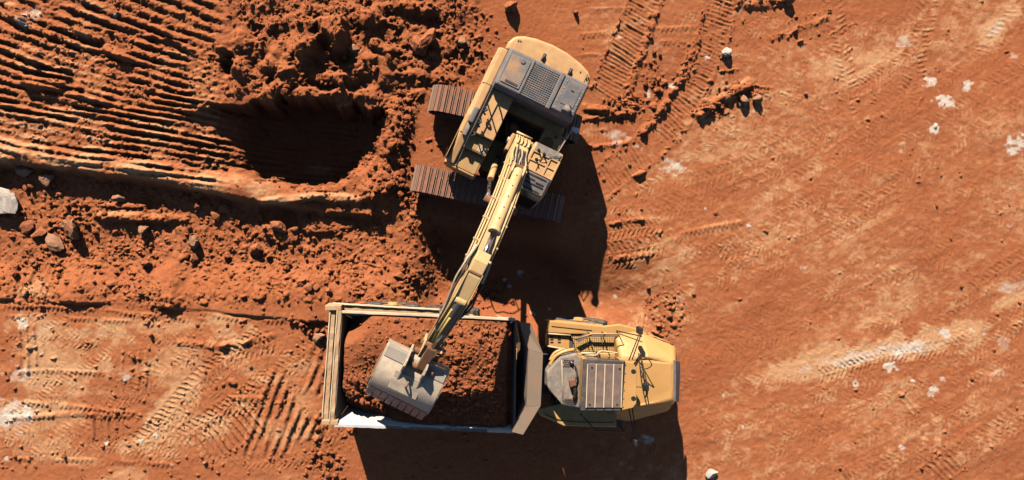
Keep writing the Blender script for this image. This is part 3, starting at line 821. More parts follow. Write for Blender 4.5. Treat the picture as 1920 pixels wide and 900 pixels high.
# engine hood
m = MB()
pl = [(-1.13, -2.50), (1.60, -2.50), (1.60, -1.18), (-1.13, -1.18)]
tp = [(-1.08, -2.43), (1.52, -2.43), (1.52, -1.27), (-1.08, -1.27)]
m.prism(pl, 2.0, 2.86); m.prism(pl, 2.86, 3.02, tp)
m.box(-1.10, 1.57, -2.46, -1.22, 1.36, 2.0)
hood = m.build('engine_hood', 'hood_grey', ex, 0.035, seg=3)
m = MB(); m.prism([(0.80, -2.30), (1.43, -2.30), (1.43, -1.38), (0.80, -1.38)], 3.015, 3.05); m.build('access_panel', 'hood_dust', hood, 0.015)
m = MB(); m.tube([(1.05, -2.22, 3.05), (1.05, -2.22, 3.075)], 0.085, 16); m.build('filler_cap', 'hood_grey', hood, .01)
m = MB(); m.box(0.9, 1.3, -1.50, -1.44, 3.05, 3.07); m.build('latch', 'dark_grey', hood)
# grille: dark well, frame, bars both ways
m = MB(); m.box(-0.17, 0.70, -2.34, -1.30, 3.016, 3.024); m.build('grille_well', 'black', hood)
m = MB()
for i in range(13):
    x = -0.17 + 0.87 * i / 12
    m.box(x - .010, x + .010, -2.34, -1.30, 3.024, 3.046)
for i in range(17):
    y = -2.34 + 1.04 * i / 16
    m.box(-0.18, 0.71, y - .016, y + .016, 3.028, 3.05)
m.build('radiator_grille', 'hood_grey', hood)
m = MB()
m.box(0.70, 0.78, -2.40, -1.26, 3.02, 3.075); m.box(-0.30, -0.17, -2.42, -1.22, 3.02, 3.14)
m.build('hood_rib', 'hood_grey', hood, .02)
m = MB(); m.prism([(-1.10, -2.36), (-0.32, -2.36), (-0.32, -1.24), (-1.10, -1.24)], 2.95, 3.13, [(-1.05, -2.32), (-0.34, -2.32), (-0.34, -1.30), (-1.05, -1.30)])
rb = m.build('muffler_cover', 'hood_grey', hood, 0.02)
m = MB(); m.box(-0.94, -0.50, -2.22, -1.55, 3.13, 3.146); m.build('cover_plate', 'hood_grey', rb, .006)
m = MB(); m.box(-0.76, -0.66, -2.04, -2.0, 3.146, 3.155); m.build('slot', 'black', rb)
for k in range(9):
    x = (-0.42, -0.99)[k % 2]; y = -2.24 + 0.11 * k
    m = MB(); m.tube([(x, y, 3.12), (x, y, 3.15)], 0.014, 6); m.build('bolt', 'lamp', rb)
m = MB(); m.tube([(-0.78, -1.46, 3.1), (-0.78, -1.46, 3.26), (-0.77, -1.40, 3.36), (-0.74, -1.27, 3.40)], [0.12, 0.12, 0.125, 0.13], 14)
m.build('exhaust_stack', 'hood_grey', hood)

# right hand body: side cover, deck, steps down to the front
m = MB()
m.side([(-2.42, 1.36), (1.50, 1.36), (1.56, 1.62), (1.44, 2.18), (0.45, 2.50), (-0.1, 2.72), (-2.42, 2.76)], 1.60, 1.84)
m.prism([(1.84, -2.42), (1.84, -0.1), (1.84, 0.45), (1.84, 1.50), (1.93, 1.50), (1.93, 0.45), (1.93, -0.1), (1.93, -2.42)], [1.4] * 8, [2.74, 2.70, 2.48, 2.14, 2.02, 2.34, 2.55, 2.60])
side = m.build('side_cover', 'ex_yellow', ex, 0.035)
for f0, f1 in ((-2.2, -1.2), (-1.15, -0.2), (-0.15, 1.35)):
    m = MB(); m.box(1.925, 1.945, f0, f1, 1.5, 2.4); m.build('side_door', 'ex_yellow', side, .01)
m = MB(); m.prism([(1.62, -0.40), (1.79, -0.40), (1.79, 0.12), (1.62, 0.12)], 2.60, 2.80); m.build('lamp_housing', 'hood_grey', side, .04)
m = MB(); m.prism([(1.64, 0.14), (1.77, 0.14), (1.77, 0.55), (1.64, 0.55)], 2.45, 2.70); m.build('marker_lamp', 'rock_deck', side, .03)
for f in (-1.2, 0.45):
    z = float(np.interp(f, [-2.42, -.1, .45, 1.44], [2.76, 2.72, 2.5, 2.18]))
    m = MB(); m.tube([(1.61, f, z + .002), (1.84, f, z + .002), (1.92, f, z - .15)], .008, 5); m.build('panel_seam', 'rust', side)
m = MB(); m.box(0.80, 1.60, -1.18, 0.30, 1.36, 2.58); dk = m.build('service_deck', 'ex_yellow', ex, .02)
m = MB(); m.box(0.80, 1.60, 0.30, 0.82, 1.36, 2.36)
st1 = m.build('step_box', 'ex_yellow', ex, .025)
m = MB(); m.box(0.86, 1.54, 0.34, 0.78, 2.361, 2.375); m.build('tread_plate', 'deck', st1, .006)
for k in range(4):
    m = MB(); m.box(0.92 + .06 * k, 0.95 + .06 * k, 0.60, 0.76, 2.376, 2.382); m.build('slot', 'lamp', st1)
m = MB(); m.box(0.80, 1.62, 0.82, 1.54, 1.15, 2.12)
st2 = m.build('tool_box', 'ex_yellow', ex, .03)
m = MB(); m.box(0.86, 1.56, 0.88, 1.46, 2.121, 2.14); m.build('tread_plate', 'deck', st2, .008)
m = MB()
m.tube(smooth_path([(1.55, -1.22, 2.65), (1.55, -1.20, 3.28), (1.54, -0.7, 3.34), (1.53, 0.2, 3.32), (1.54, 0.62, 3.2), (1.52, 1.0, 2.9), (1.50, 1.42, 2.65), (1.50, 1.45, 2.0)], 4), 0.026, 8)
for f, z in ((-0.75, 3.33), (0.15, 3.31)):
    m.tube([(1.54, f, z), (1.54, f, 2.58)], 0.022, 8)
m.tube([(1.54, -1.18, 2.92), (1.53, 0.2, 2.90), (1.52, 0.9, 2.7)], 0.02, 8)
m.build('handrail', 'dark_grey', ex)
for k in range(3):
    f = -0.5 + 0.42 * k
    m = MB(); m.tube(smooth_path([(1.50, f, 2.8), (1.40, f + .08, 2.92), (1.47, f + .16, 2.85), (1.38, f + .2, 2.72)], 4), .03, 6); m.build('hose_clamp', 'hose', ex)

# front of hood: catwalk, cavity, hoses, swing motor
m = MB(); m.box(-1.12, 1.58, -1.20, -0.88, 1.36, 1.98); cat = m.build('catwalk', 'deck', ex, .02)
for k in range(5):
    m = MB(); m.box(-1.05 + .54 * k, -0.57 + .54 * k, -1.16, -0.92, 1.98, 1.996); m.build('catwalk_plate', 'deck', cat, .006)
m = MB(); m.box(-0.52, 0.78, -0.88, 0.02, 1.30, 1.40); m.build('cavity_floor', 'black', ex)
m = MB(); m.tube([(0.38, -0.45, 1.36), (0.38, -0.45, 1.80)], [0.26, 0.22], 16); m.tube([(0.38, -0.45, 1.80), (0.38, -0.45, 2.02)], 0.12, 12)
m.build('swing_motor', 'rust', ex, .02)
for k in range(9):
    a = random.uniform(-0.4, 0.7); b = random.uniform(-0.8, -0.2)
    m = MB(); m.tube(smooth_path([(a, b, 1.4), (a + random.uniform(-.2, .2), b + .15, 1.75 + random.uniform(0, .25)), (a * .6, -0.05, 1.8), (a * .4, 0.12, 1.95)], 5), 0.026, 6)
    m.build('hydraulic_hose', 'hose', ex)
m = MB(); m.box(-1.2, -0.54, -0.90, -0.14, 1.36, 2.02); ld = m.build('battery_deck', 'deck', ex, .02)
m = MB(); m.tube([(-0.82, -0.50, 2.0), (-0.82, -0.50, 2.04)], 0.19, 24); m.build('round_cover', 'rust', ld, .012)
m = MB(); m.tube([(-0.98, -0.78, 2.0), (-0.98, -0.78, 2.07)], 0.06, 12); m.build('filler_cap', 'dark_grey', ld, .01)
m = MB()
m.tube([(-1.20, -0.30, 2.0), (-1.20, -0.32, 2.55), (-1.26, -1.05, 2.65), (-1.27, -1.12, 2.65)], 0.022, 8)
m.tube([(-1.20, -0.85, 2.0), (-1.24, -0.85, 2.6)], 0.02, 8)
m.tube([(-1.16, -0.3, 2.4), (-1.20, -0.95, 2.55)], 0.018, 8)
m.build('side_rail', 'steel', ex)
m = MB(); m.prism([(-1.48, -1.20), (-1.22, -1.16), (-1.24, -1.06), (-1.46, -1.02)], 2.56, 2.74); m.build('mirror', 'lamp', ex, .03)
m = MB(); m.tube([(-1.55, 0.35, 1.3), (-1.58, 0.35, 1.1), (-1.58, .5, 1.05), (-1.55, .6, 1.3)], .016, 6); m.build('step_rung', 'steel', ex)

# cab
m = MB()
m.side([(-0.12, 1.36), (-0.12, 3.32), (-0.02, 3.50), (0.75, 3.52), (1.30, 3.46), (1.46, 3.12), (1.64, 2.15), (1.62, 1.42), (1.45, 1.36)], -1.28, -0.34)
cab = m.build('cab', 'ex_yellow', ex, 0.05, seg=3)
m = MB(); m.prism([(-1.22, 1.395), (-0.40, 1.395), (-0.40, 1.53), (-1.22, 1.53)], [3.02, 3.02, 2.3, 2.3], [3.14, 3.14, 2.5, 2.5])
m = MB()
g = [(1.36, 3.36), (1.50, 3.12), (1.69, 2.14), (1.67, 1.66), (1.55, 1.66), (1.55, 2.14), (1.36, 3.0)]
m.side(g, -1.22, -0.40); m.build('windshield', 'glass', cab, .01)
m = MB(); m.side([(1.60, 1.40), (1.72, 1.40), (1.74, 1.62), (1.60, 1.64)], -1.28, -0.42); m.build('front_sill', 'rust', cab, .02)
for x0, x1, nm in ((-1.30, -1.275, 'door_window'), (-0.345, -0.318, 'side_window')):
    m = MB(); m.side([(0.02, 2.1), (0.02, 3.1), (0.6, 3.12), (0.6, 2.1)], x0, x1); m.build(nm, 'glass', cab, .01)
    m = MB(); m.side([(0.68, 1.9), (0.68, 3.12), (1.30, 3.1), (1.48, 2.2), (1.46, 1.9)], x0, x1); m.build(nm, 'glass', cab, .01)
# roof: grey rear strip, 2 x 3 ribs, hatch
m = MB(); m.box(-1.20, -0.40, -0.08, 0.16, 3.515, 3.540); m.build('roof_strip', 'rock_deck', cab, .01)
m = MB()
for x in (-1.24, -0.95, -0.68, -0.38):
    m.box(x - .03, x + .03, 0.16, 0.78, 3.512, 3.550)
for y in (0.19, 0.46, 0.75):
    m.box(-1.24, -0.38, y - .025, y + .025, 3.512, 3.548)
m.build('roof_rib', 'ex_yellow', cab, .012)
m = MB(); m.prism([(-1.22, 0.80), (-0.38, 0.80), (-0.38, 1.34), (-1.22, 1.34)], [3.500, 3.500, 3.450, 3.450], [3.560, 3.560, 3.500, 3.500]); hat = m.build('roof_hatch', 'hood_grey', cab, .02)
for (x0, x1, y, dz) in ((-1.14, -0.46, 0.87, 0), (-0.82, -0.48, 0.99, 0.006), (-1.12, -0.86, 1.03, .008), (-1.14, -0.46, 1.11, 0.012), (-1.1, -0.5, 1.28, .03)):
    m = MB(); m.box(x0, x1, y - .022, y + .022, 3.540 - dz * 1.6, 3.565 - dz * 1.6); m.build('hatch_seal', 'black', hat, .006)
for (x, y, z) in ((-0.52, 0.12, 3.540), (-0.72, 0.16, 3.540), (-0.58, 0.40, 3.530)):
    m = MB(); m.tube([(x, y, z), (x, y, z + .16)], .022, 8); m.tube([(x, y, z), (x, y, z + .03)], .05, 10); m.build('antenna', 'black', cab)
m = MB(); m.tube(smooth_path([(-0.58, 0.4, 3.570), (-0.8, 0.30, 3.570), (-1.0, 0.1, 3.570), (-1.18, 0.05, 3.570)], 4), .01, 5); m.build('antenna_cable', 'black', cab)
m = MB(); m.tube([(-0.38, 0.0, 3.440), (-0.38, 1.2, 3.420)], 0.05, 8); m.build('roof_gutter', 'ex_yellow', cab)
m = MB(); m.box(-1.05, -0.6, -0.22, -0.12, 2.3, 2.7); m.build('rear_light', 'lamp', cab, .02)

# boom; the machine stands with a slight list, so the raised boom leans to its left
def lean(p):
    z = float(np.interp(p[2], [0, 2.2, 4.3, 6.5, 8.0], [0, 2.2, 4.24, 5.60, 6.55]))
    return (p[0] - 0.05 * max(z - 2.2, 0), p[1], z)
def lean_bucket(p):
    z = p[2] + 0.04
    return (p[0] + 0.06, p[1], z)
MB.roll = lean
m = MB()
bm_top = [(-0.28, 2.42), (0.55, 3.72), (1.35, 4.98), (2.1, 5.90), (2.9, 6.46), (3.6, 6.74), (4.14, 6.82)]
bm_bot = [(4.42, 6.46), (4.30, 6.20), (3.7, 6.02), (2.9, 5.60), (2.2, 4.95), (1.4, 3.85), (0.7, 2.75), (0.25, 1.98), (0.0, 1.90), (-0.25, 2.05)]
m.side(bm_top + bm_bot, -0.24, 0.24)
boom = m.build('boom', 'ex_boom', ex, 0.03)
for r0 in (-0.262, 0.236):
    m = MB(); m.side([(0.2, 3.0), (1.2, 4.6), (2.3, 5.92), (3.4, 6.55), (3.4, 6.2), (2.3, 5.5), (1.2, 4.0), (0.4, 2.7)], r0, r0 + .026); m.build('side_plate', 'ex_boom', boom, .005)
m = MB()
m.prism([(-0.37, -0.22), (-0.25, -0.22), (-0.25, 0.35), (-0.37, 0.35)], 1.3, 2.5); m.prism([(0.25, -0.22), (0.37, -0.22), (0.37, 0.35), (0.25, 0.35)], 1.3, 2.5)
m.build('boom_bracket', 'ex_yellow', ex, .03)
m = MB(); m.tube([(-0.42, 0, 2.2), (0.42, 0, 2.2)], .11, 14); m.build('boom_pin', 'steel', ex, .015)
for sx in (-0.40, 0.40):
    m = MB(); m.tube([(sx, 0.62, 1.60), (sx, 1.45, 2.85)], 0.105, 14); bc = m.build('boom_cylinder', 'ex_yellow', ex, .012)
    m = MB(); m.tube([(sx, 1.45, 2.85), (sx, 2.2, 4.95)], 0.06, 12); m.build('cylinder_rod', 'chrome', bc)
    m = MB(); m.tube([(sx - .08, 0.62, 1.60), (sx + .08, 0.62, 1.60)], 0.15, 14); m.build('cylinder_eye', 'rust', bc)
m = MB(); m.tube([(-0.5, 2.2, 4.95), (0.5, 2.2, 4.95)], .1, 12); m.build('boom_pin', 'rust', boom)
# stick cylinder on top of the boom
s0 = Vector((-0.03, 1.12, 5.12)); s1 = Vector((-0.03, 3.86, 7.22)); sd_ = (s1 - s0).normalized()
mid = s0 + sd_ * 2.35
m = MB(); m.tube([s0, mid], 0.145, 18); sc = m.build('stick_cylinder', 'ex_boom', ex, .015)
m = MB(); m.tube([mid - sd_ * .06, mid + sd_ * .07], 0.165, 18); m.build('gland_collar', 'ex_boom', sc, .01)
m = MB(); m.tube([mid, s1], 0.075, 14); m.build('cylinder_rod', 'chrome', sc)
m = MB(); m.tube([s1 + Vector((-.12, 0, 0)), s1 + Vector((.12, 0, 0))], .14, 14); m.build('rod_eye', 'rust', sc, .01)
for k in range(5):
    q = s0 + sd_ * (0.3 + .42 * k) + Vector((0.02, -.08, .125))
    m = MB(); m.tube([q, q + Vector((0, 0, .03))], .02, 6); m.build('bolt', 'rust', sc)
m = MB()
for sx in (-0.20, 0.13):
    m.side([(0.85, 4.2), (0.95, 5.15), (1.2, 5.28), (1.5, 5.1), (1.4, 4.9)], sx, sx + .05)
m.build('cylinder_bracket', 'ex_boom', boom, .015)
def on_boom(r, f, up):
    h = np.interp(f, [p[0] for p in bm_top], [p[1] for p in bm_top])
    return (r, f, float(h) + up)
for (r_, rad) in ((0.29, .028), (0.355, .024), (0.215, .022), (-0.285, .030), (-0.225, .020)):
    m = MB(); m.tube([on_boom(r_, f, .035 - (.12 if abs(r_) > .25 else 0)) for f in np.linspace(0.75, 4.05, 14)], rad, 8); m.build('hydraulic_pipe', 'ex_boom', boom)
for f in (1.0, 1.5, 2.15, 2.75, 3.4, 3.9):
    m = MB()
    a = on_boom(0.40, f, -.05); b = on_boom(0.18, f, .05)
    m.box(0.18, 0.40, f - .03, f + .03, a[2] - .1, a[2] + .02); m.build('pipe_clamp', 'ex_boom', boom, .01)
    m = MB(); m.box(-0.33, -0.20, f - .03, f + .03, a[2] - .1, a[2] + .03); m.build('pipe_clamp', 'ex_boom', boom, .01)
# foot cover with cut-outs and the hose bunch behind the cylinder
m = MB()
for k in range(4):
    x = -0.22 + .12 * k
    m.tube([on_boom(x, -0.22, .05), on_boom(x, -0.05, .10), on_boom(x + .02, 0.12, .05)], .03, 8)
m.tube([on_boom(-.27, -0.30, .06), on_boom(.27, -0.30, .06)], .04, 8)
m.build('hose_guide', 'ex_boom', boom)
for k in range(8):
    x = -0.20 + .055 * k
    j = random.uniform(-.04, .04)
    m = MB(); m.tube(smooth_path([on_boom(x, 0.30, .05), on_boom(x + j, 0.55, .13), on_boom(x - j, 0.82, .12), on_boom(x + j, 1.06, .06)], 4), .022, 6)
    m.build('hydraulic_hose', 'hose' if k % 3 else 'steel', boom)
m = MB(); m.tube(smooth_path([on_boom(.18, -0.2, .03), on_boom(.10, 0.2, .05), on_boom(.16, 0.5, .04), on_boom(.1, 0.8, .03)], 4), .016, 6); m.build('grease_line', 'black', boom)
m = MB(); m.box(-.2, .2, 0.9, 1.02, 4.3, 4.62); m.build('valve_block', 'rust', boom, .02)

# stick
m = MB()
stk = [(3.62, 7.30), (3.90, 7.42), (4.35, 7.34), (5.02, 7.02), (6.9, 4.62), (7.16, 4.38), (7.10, 4.20), (6.85, 4.18), (5.6, 5.35), (4.6, 6.18), (4.15, 6.30), (3.80, 7.0)]
m.side(stk, -0.19, 0.19)
stick = m.build('stick', 'ex_boom', ex, .02)
for r0 in (0.188, -0.212):
    m = MB(); m.side([(4.2, 7.43), (5.05, 7.10), (6.95, 4.68), (7.2, 4.40), (7.12, 4.22), (6.86, 4.22), (5.6, 5.40), (4.55, 6.3)], r0, r0 + .024); m.build('side_plate', 'ex_boom', stick, .006)
m = MB(); m.tube([(-.34, 4.22, 6.52), (.34, 4.22, 6.52)], .13, 16); m.build('elbow_pin', 'rust', stick, .012)
m = MB(); m.box(-.16, .16, 4.20, 4.26, 7.34, 7.40); m.build('stop_block', 'rust', stick, .01)
b0 = Vector((0, 5.08, 7.02)); b1 = Vector((0, 6.62, 5.42)); bd_ = (b1 - b0).normalized(); bmid = b0 + bd_ * 1.45
m = MB(); m.tube([b0, bmid], .115, 16); bcy = m.build('bucket_cylinder', 'dark_grey', ex, .01)
m = MB(); m.tube([bmid, b1], .06, 12); m.build('cylinder_rod', 'chrome', bcy)
m = MB(); m.tube([b0 + Vector((-.15, 0, 0)), b0 + Vector((.15, 0, 0))], .085, 14); m.build('cylinder_eye', 'ex_boom', bcy, .01)
m = MB(); m.tube([b0 + Vector((.10, .3, -.20)), b1 + Vector((.10, -.15, .02))], .03, 8); m.tube([b0 + Vector((.04, .55, -.35)), b1 + Vector((.04, -.1, .14))], .03, 8); m.build('cylinder_pipe', 'pipe_yellow', bcy)
for pts, rd, mt, nm in (([(.30, 3.7, 6.85), (.36, 4.2, 7.05), (.38, 4.6, 6.9), (.30, 5.2, 6.55), (.25, 5.7, 6.15)], .03, 'steel', 'hydraulic_hose'),
                    ([(.26, 3.8, 6.8), (.30, 4.3, 7.2), (.31, 4.7, 7.05), (.26, 5.3, 6.6), (.24, 5.9, 6.0), (.15, 6.2, 5.9)], .026, 'hose', 'hydraulic_hose'),
                    ([(-.30, 3.8, 6.8), (-.36, 4.3, 6.8), (-.36, 4.8, 6.5), (-.30, 5.3, 6.2), (-.24, 5.6, 6.1)], .035, 'hose', 'hydraulic_hose'),
                    ([(-.27, 3.9, 6.7), (-.31, 4.4, 6.6), (-.42, 4.9, 6.1), (-.44, 5.2, 5.8), (-.3, 5.5, 5.9)], .028, 'hose', 'hydraulic_hose'),
                    ([(-.26, 3.8, 6.9), (-.28, 4.1, 7.0), (-.3, 4.4, 6.9)], .05, 'steel', 'hose_fitting'),
                    ([(.24, 3.55, 6.75), (.29, 3.8, 6.9), (.33, 4.0, 6.95)], .05, 'steel', 'hose_fitting'),
                    ([(.27, 5.6, 6.25), (.24, 6.2, 5.5), (.23, 6.7, 4.9)], .02, 'ex_boom', 'hydraulic_pipe')):
    m = MB(); m.tube(smooth_path(pts, 5), rd, 7); m.build(nm, mt, stick)
# linkage
lk = Vector((0, 6.62, 5.36))
for sx in (-.30, .24):
    m = MB(); m.side([(6.52, 5.44), (6.70, 5.46), (6.66, 4.78), (6.46, 4.60), (6.40, 4.70)], sx, sx + .06); m.build('tilt_lever', 'ex_boom', ex, .012)
m = MB(); m.side([(6.54, 5.46), (6.72, 5.44), (7.40, 4.86), (7.46, 4.70), (7.30, 4.66), (6.55, 5.26)], -.14, .14); m.build('bucket_link', 'rust', ex, .02)
for (f_, h_, r_) in ((6.62, 5.36, .08), (6.46, 4.68, .07), (7.0, 4.32, .09), (7.38, 4.76, .08)):
    m = MB(); m.tube([(-.38, f_, h_), (.38, f_, h_)], r_, 12); m.build('link_pin', 'rust', ex, .01)

# bucket, back up and mouth down
MB.roll = lean_bucket
bk = empty('bucket', (0, 0, 0)); bk.parent = ex
prof = [(7.08, 3.92), (7.14, 4.30), (7.22, 4.38), (7.55, 4.42)] + [(p.x, p.y) for p in smooth_path([(7.62, 4.44, 0), (7.95, 4.46, 0), (8.20, 4.38, 0), (8.42, 4.22, 0), (8.58, 4.0, 0), (8.72, 3.70, 0)], 3)]
inn = [(f * 0.995 + .0, h - .05) for f, h in prof[1:-1]]
m = MB()
nv = len(prof)
ring = prof + [(8.68, 3.69)] + [(f - .02, h - .055) for f, h in prof[-2:0:-1]] + [(7.12, 3.92)]
m.side(ring, -0.95, 0.95)
sh = m.build('shell', 'steel', bk, .008)
for p_ in sh.data.polygons: p_.use_smooth = len(p_.vertices) == 4
sh.modifiers.new('crisp', 'EDGE_SPLIT').split_angle = R(40)
sp = [(7.08, 3.92), (7.14, 4.28), (7.22, 4.36), (7.62, 4.42), (7.95, 4.44), (8.20, 4.36), (8.42, 4.2), (8.58, 3.98), (8.72, 3.68), (8.3, 3.35), (7.6, 3.45)]
for r0 in (-.985, .945):
    m = MB(); m.side(sp, r0, r0 + .04); m.build('side_plate', 'steel', bk, .008)
for r0, r1 in ((-1.03, -.98), (.98, 1.03)):
    m = MB(); m.side([(7.55, 3.50), (7.6, 3.85), (8.3, 4.05), (8.60, 3.80), (8.64, 3.62), (8.3, 3.36)], r0, r1); m.build('side_cutter', 'rust', bk, .01)
for r0, r1, mt in ((.22, .94, 'steel_dark'), (-.94, -.22, 'steel_dark')):
    m = MB(); m.side([(7.13, 4.31), (7.20, 4.40), (7.50, 4.44), (7.50, 4.42), (7.2, 4.36)], r0, r1); m.build('top_plate', mt, bk, .006)
for sx in (-.33, .27):
    m = MB(); m.side([(6.88, 4.24), (7.0, 4.44), (7.28, 4.88), (7.46, 4.88), (7.66, 4.60), (7.95, 4.47), (7.6, 4.36), (7.1, 4.12)], sx, sx + .06); m.build('ear_plate', 'steel', bk, .012)
m = MB(); m.prism([(-.44, 7.72), (.44, 7.72), (.44, 8.28), (-.44, 8.28)], [4.40, 4.40, 4.26, 4.26], [4.495, 4.495, 4.40, 4.40]); m.build('wear_plate', 'steel', bk, .012)
m = MB(); m.tube(smooth_path([(-.02, 7.85, 4.47), (-.02, 7.9, 4.60), (-.02, 8.0, 4.62), (-.02, 8.06, 4.46)], 4), .03, 8); m.build('lifting_eye', 'rust', bk)
for k in range(9):
    r_ = -0.95 + 1.9 * (k + .5) / 9
    m = MB()
    lo = [(r_ - .100, 8.54), (r_ + .100, 8.54), (r_ + .088, 8.93), (r_ - .088, 8.93)]
    m.prism(lo, [3.9, 3.9, 3.42, 3.42], [4.10, 4.10, 3.56, 3.56]); m.build('tooth', 'tooth', bk, .012)
m = MB(); m.side([(8.60, 3.90), (8.66, 3.92), (8.80, 3.58), (8.74, 3.55)], -.96, .96); m.build('cutting_edge', 'steel_dark', bk, .006)

MB.roll = None

# ------------------------------------------------------------------ articulated dump truck (heading east), built in world metres
TO = (-0.6, -4.1, 0)
tk = empty('dump_truck', TO)
tag(tk, 'yellow articulated dump truck being loaded under the excavator bucket', 'truck')
def T(): return MB(TO)

# wheels
def wheel(x, y, out, rz):
    w = empty('wheel', (x - TO[0], y - TO[1], 0.93)); w.parent = tk; w.rotation_euler = (0, 0, rz)
    m = MB(); n = 40; prof_ = [(0.42, -.32), (0.62, -.36), (0.84, -.35), (0.91, -.29), (0.925, 0), (0.91, .29), (0.84, .35), (0.62, .36), (0.42, .32)]
    vs_ = []; fs = []
    for i in range(n):
        a = 2 * math.pi * i / n
        for r_, yy in prof_:
            vs_.append((r_ * math.cos(a), yy, r_ * math.sin(a)))
    q = len(prof_)
    for i in range(n):
        for j in range(q - 1):
            fs.append([i * q + j, i * q + j + 1, ((i + 1) % n) * q + j + 1, ((i + 1) % n) * q + j])
    m.add(vs_, fs, True); t = m.build('tyre', 'rubber', w)
    m = MB()
    for i in range(26):
        a = 2 * math.pi * i / 26
        for sg, ph in ((-1, 0), (1, .5)):
            a2 = a + ph * 2 * math.pi / 26
            ca, sa = math.cos(a2), math.sin(a2); cb, sb = math.cos(a2 + .13), math.sin(a2 + .13); hw = .05
            pts = []
            for rr in (0.90, 0.945):
                for (cc, ss, yy, e) in ((ca, sa, 0.02 * sg, -1), (cb, sb, .33 * sg, -1), (cb, sb, .33 * sg, 1), (ca, sa, 0.02 * sg, 1)):
                    pts.append((rr * cc - ss * e * hw, yy, rr * ss + cc * e * hw))
            m.hexa(pts[:4], pts[4:])
    m.build('tread_lugs', 'rubber', t)
    m = MB(); m.tube([(0, -.25 * out, 0), (0, .22 * out, 0), (0, .30 * out, 0)], [0.44, .44, .40], 24); m.build('rim', 'tr_yellow', w, .01)
    m = MB(); m.tube([(0, .25 * out, 0), (0, .40 * out, 0)], [.22, .15], 16); m.build('hub', 'tr_dusty', w, .01)
for (x, yn, ys) in ((2.12, -3.02, -5.66), (-2.15, -2.62, -5.48), (-4.15, -2.50, -5.36)):
    wheel(x, yn, 1, R(-2.5)); wheel(x, ys, -1, R(-2.5))

# frames
m = T(); m.prism([(-5.0, -3.45), (0.2, -3.62), (0.2, -4.62), (-5.0, -4.45)][::-1], 0.95, 1.35); m.build('rear_chassis', 'deck', tk, .03)
m = T(); m.prism([(0.1, -3.8), (4.6, -3.75), (4.6, -4.85), (0.1, -4.7)][::-1], 0.9, 1.45); m.build('front_chassis', 'dark_grey', tk, .03)
m = T(); m.tube([(0.35, -4.2, 0.7), (0.35, -4.2, 1.6)], .3, 16); m.build('articulation_hitch', 'rust', tk, .02)
for x, y in ((2.12, -4.3), (-2.15, -4.05), (-4.15, -3.95)):
    m = T(); m.tube([(x, y - 1.3, .93), (x, y + 1.3, .93)], .17, 12); m.build('axle', 'dark_grey', tk)

# dump body: flared walls, floor, box rails
NWi, NEi, SEi, SWi = (-5.57, -2.24), (-0.30, -2.47), (-0.33, -5.80), (-5.80, -5.60)
HW = 3.15
b_in = [(-5.35, -2.62), (-0.55, -2.85), (-0.58, -5.42), (-5.42, -5.22)]
body = empty('dump_body', (0, 0, 0)); body.parent = tk
m = T(); m.prism(b_in[::-1], 1.42, 1.58); m.build('floor_plate', 'liner', body)
def wall(name, i0, i1, t0, t1, th, mat, z1=HW, nx=0, ny=0):
    """flared plate from floor edge i0-i1 up to rim edge t0-t1, th thick outward"""
    m = T()
    lo = [(i0[0], i0[1], 1.5), (i1[0], i1[1], 1.5), (i1[0] + nx, i1[1] + ny, 1.5), (i0[0] + nx, i0[1] + ny, 1.5)]
    hi = [(t0[0], t0[1], z1), (t1[0], t1[1], z1), (t1[0] + nx, t1[1] + ny, z1), (t0[0] + nx, t0[1] + ny, z1)]
    m.hexa(lo, hi)
    return m.build(name, mat, body, .01)
wall('side_wall', b_in[0], b_in[1], NWi, NEi, 0, 'liner', ny=.045)
wall('side_wall', b_in[3], b_in[2], SWi, SEi, 0, 'liner', ny=-.045)
wall('tail_wall', b_in[0], b_in[3], NWi, SWi, 0, 'headboard', nx=-.045)  # darker plate than the side walls, standing in for shade inside the tail
wall('front_wall', b_in[1], b_in[2], NEi, SEi, 0, 'headboard', nx=.05)
def rail(name, pts, wdt, z0, z1, mat, jit=0.012):
    """box rail along a line, its edges knocked about by the bucket"""
    m = T(); n = 18; ring = []
    a = Vector(pts[0]); b = Vector(pts[1]); t = (b - a).normalized(); nn = Vector((-t.y, t.x))
    lo0 = []; rows = []
    for i in range(n + 1):
        p = a + (b - a) * i / n
        w0 = random.uniform(-jit, jit); w1 = random.uniform(-jit, jit); zz = z1 + random.uniform(-jit, jit)
        q0 = p + nn * w0; q1 = p + nn * (wdt + w1)
        rows.append([(q0.x, q0.y, z0), (q1.x, q1.y, z0), (q1.x, q1.y, zz), (q0.x, q0.y, zz + random.uniform(-jit, jit))])
    vs_ = [p for r_ in rows for p in r_]; fs = []
    for i in range(n):
        for k in range(4):
            fs.append([i * 4 + k, i * 4 + (k + 1) % 4, (i + 1) * 4 + (k + 1) % 4, (i + 1) * 4 + k])
    fs += [[3, 2, 1, 0], [n * 4, n * 4 + 1, n * 4 + 2, n * 4 + 3]]
    m.add(vs_, fs)
    return m.build(name, mat, body, .008)
rail('rim_rail', [(-5.60, -2.23), (-0.30, -2.46)], .075, HW - .10, HW + .02, 'rail_pale', .006)
rail('rim_rail', [(-4.25, -5.667), (-5.82, -5.61)], .09, HW - .10, HW + .02, 'liner', .006)
rail('rim_rail', [(-1.15, -5.78), (-4.25, -5.667)], .08, HW - .12, HW + .01, 'headboard', .010)  # dark stretch: the bucket's shadow on the rim, put into the colour
rail('rim_rail', [(-0.33, -5.81), (-1.15, -5.78)], .09, HW - .10, HW + .02, 'rail_pale', .006)  # pale stretch: the sunlit end of the rim, put into the colour
rail('tail_rail', [(-5.83, -5.62), (-5.60, -2.16)], .13, HW - .14, HW + .03, 'body')
rail('tail_rail', [(-6.03, -5.52), (-5.78, -2.10)], .17, HW - .34, HW - .06, 'body')
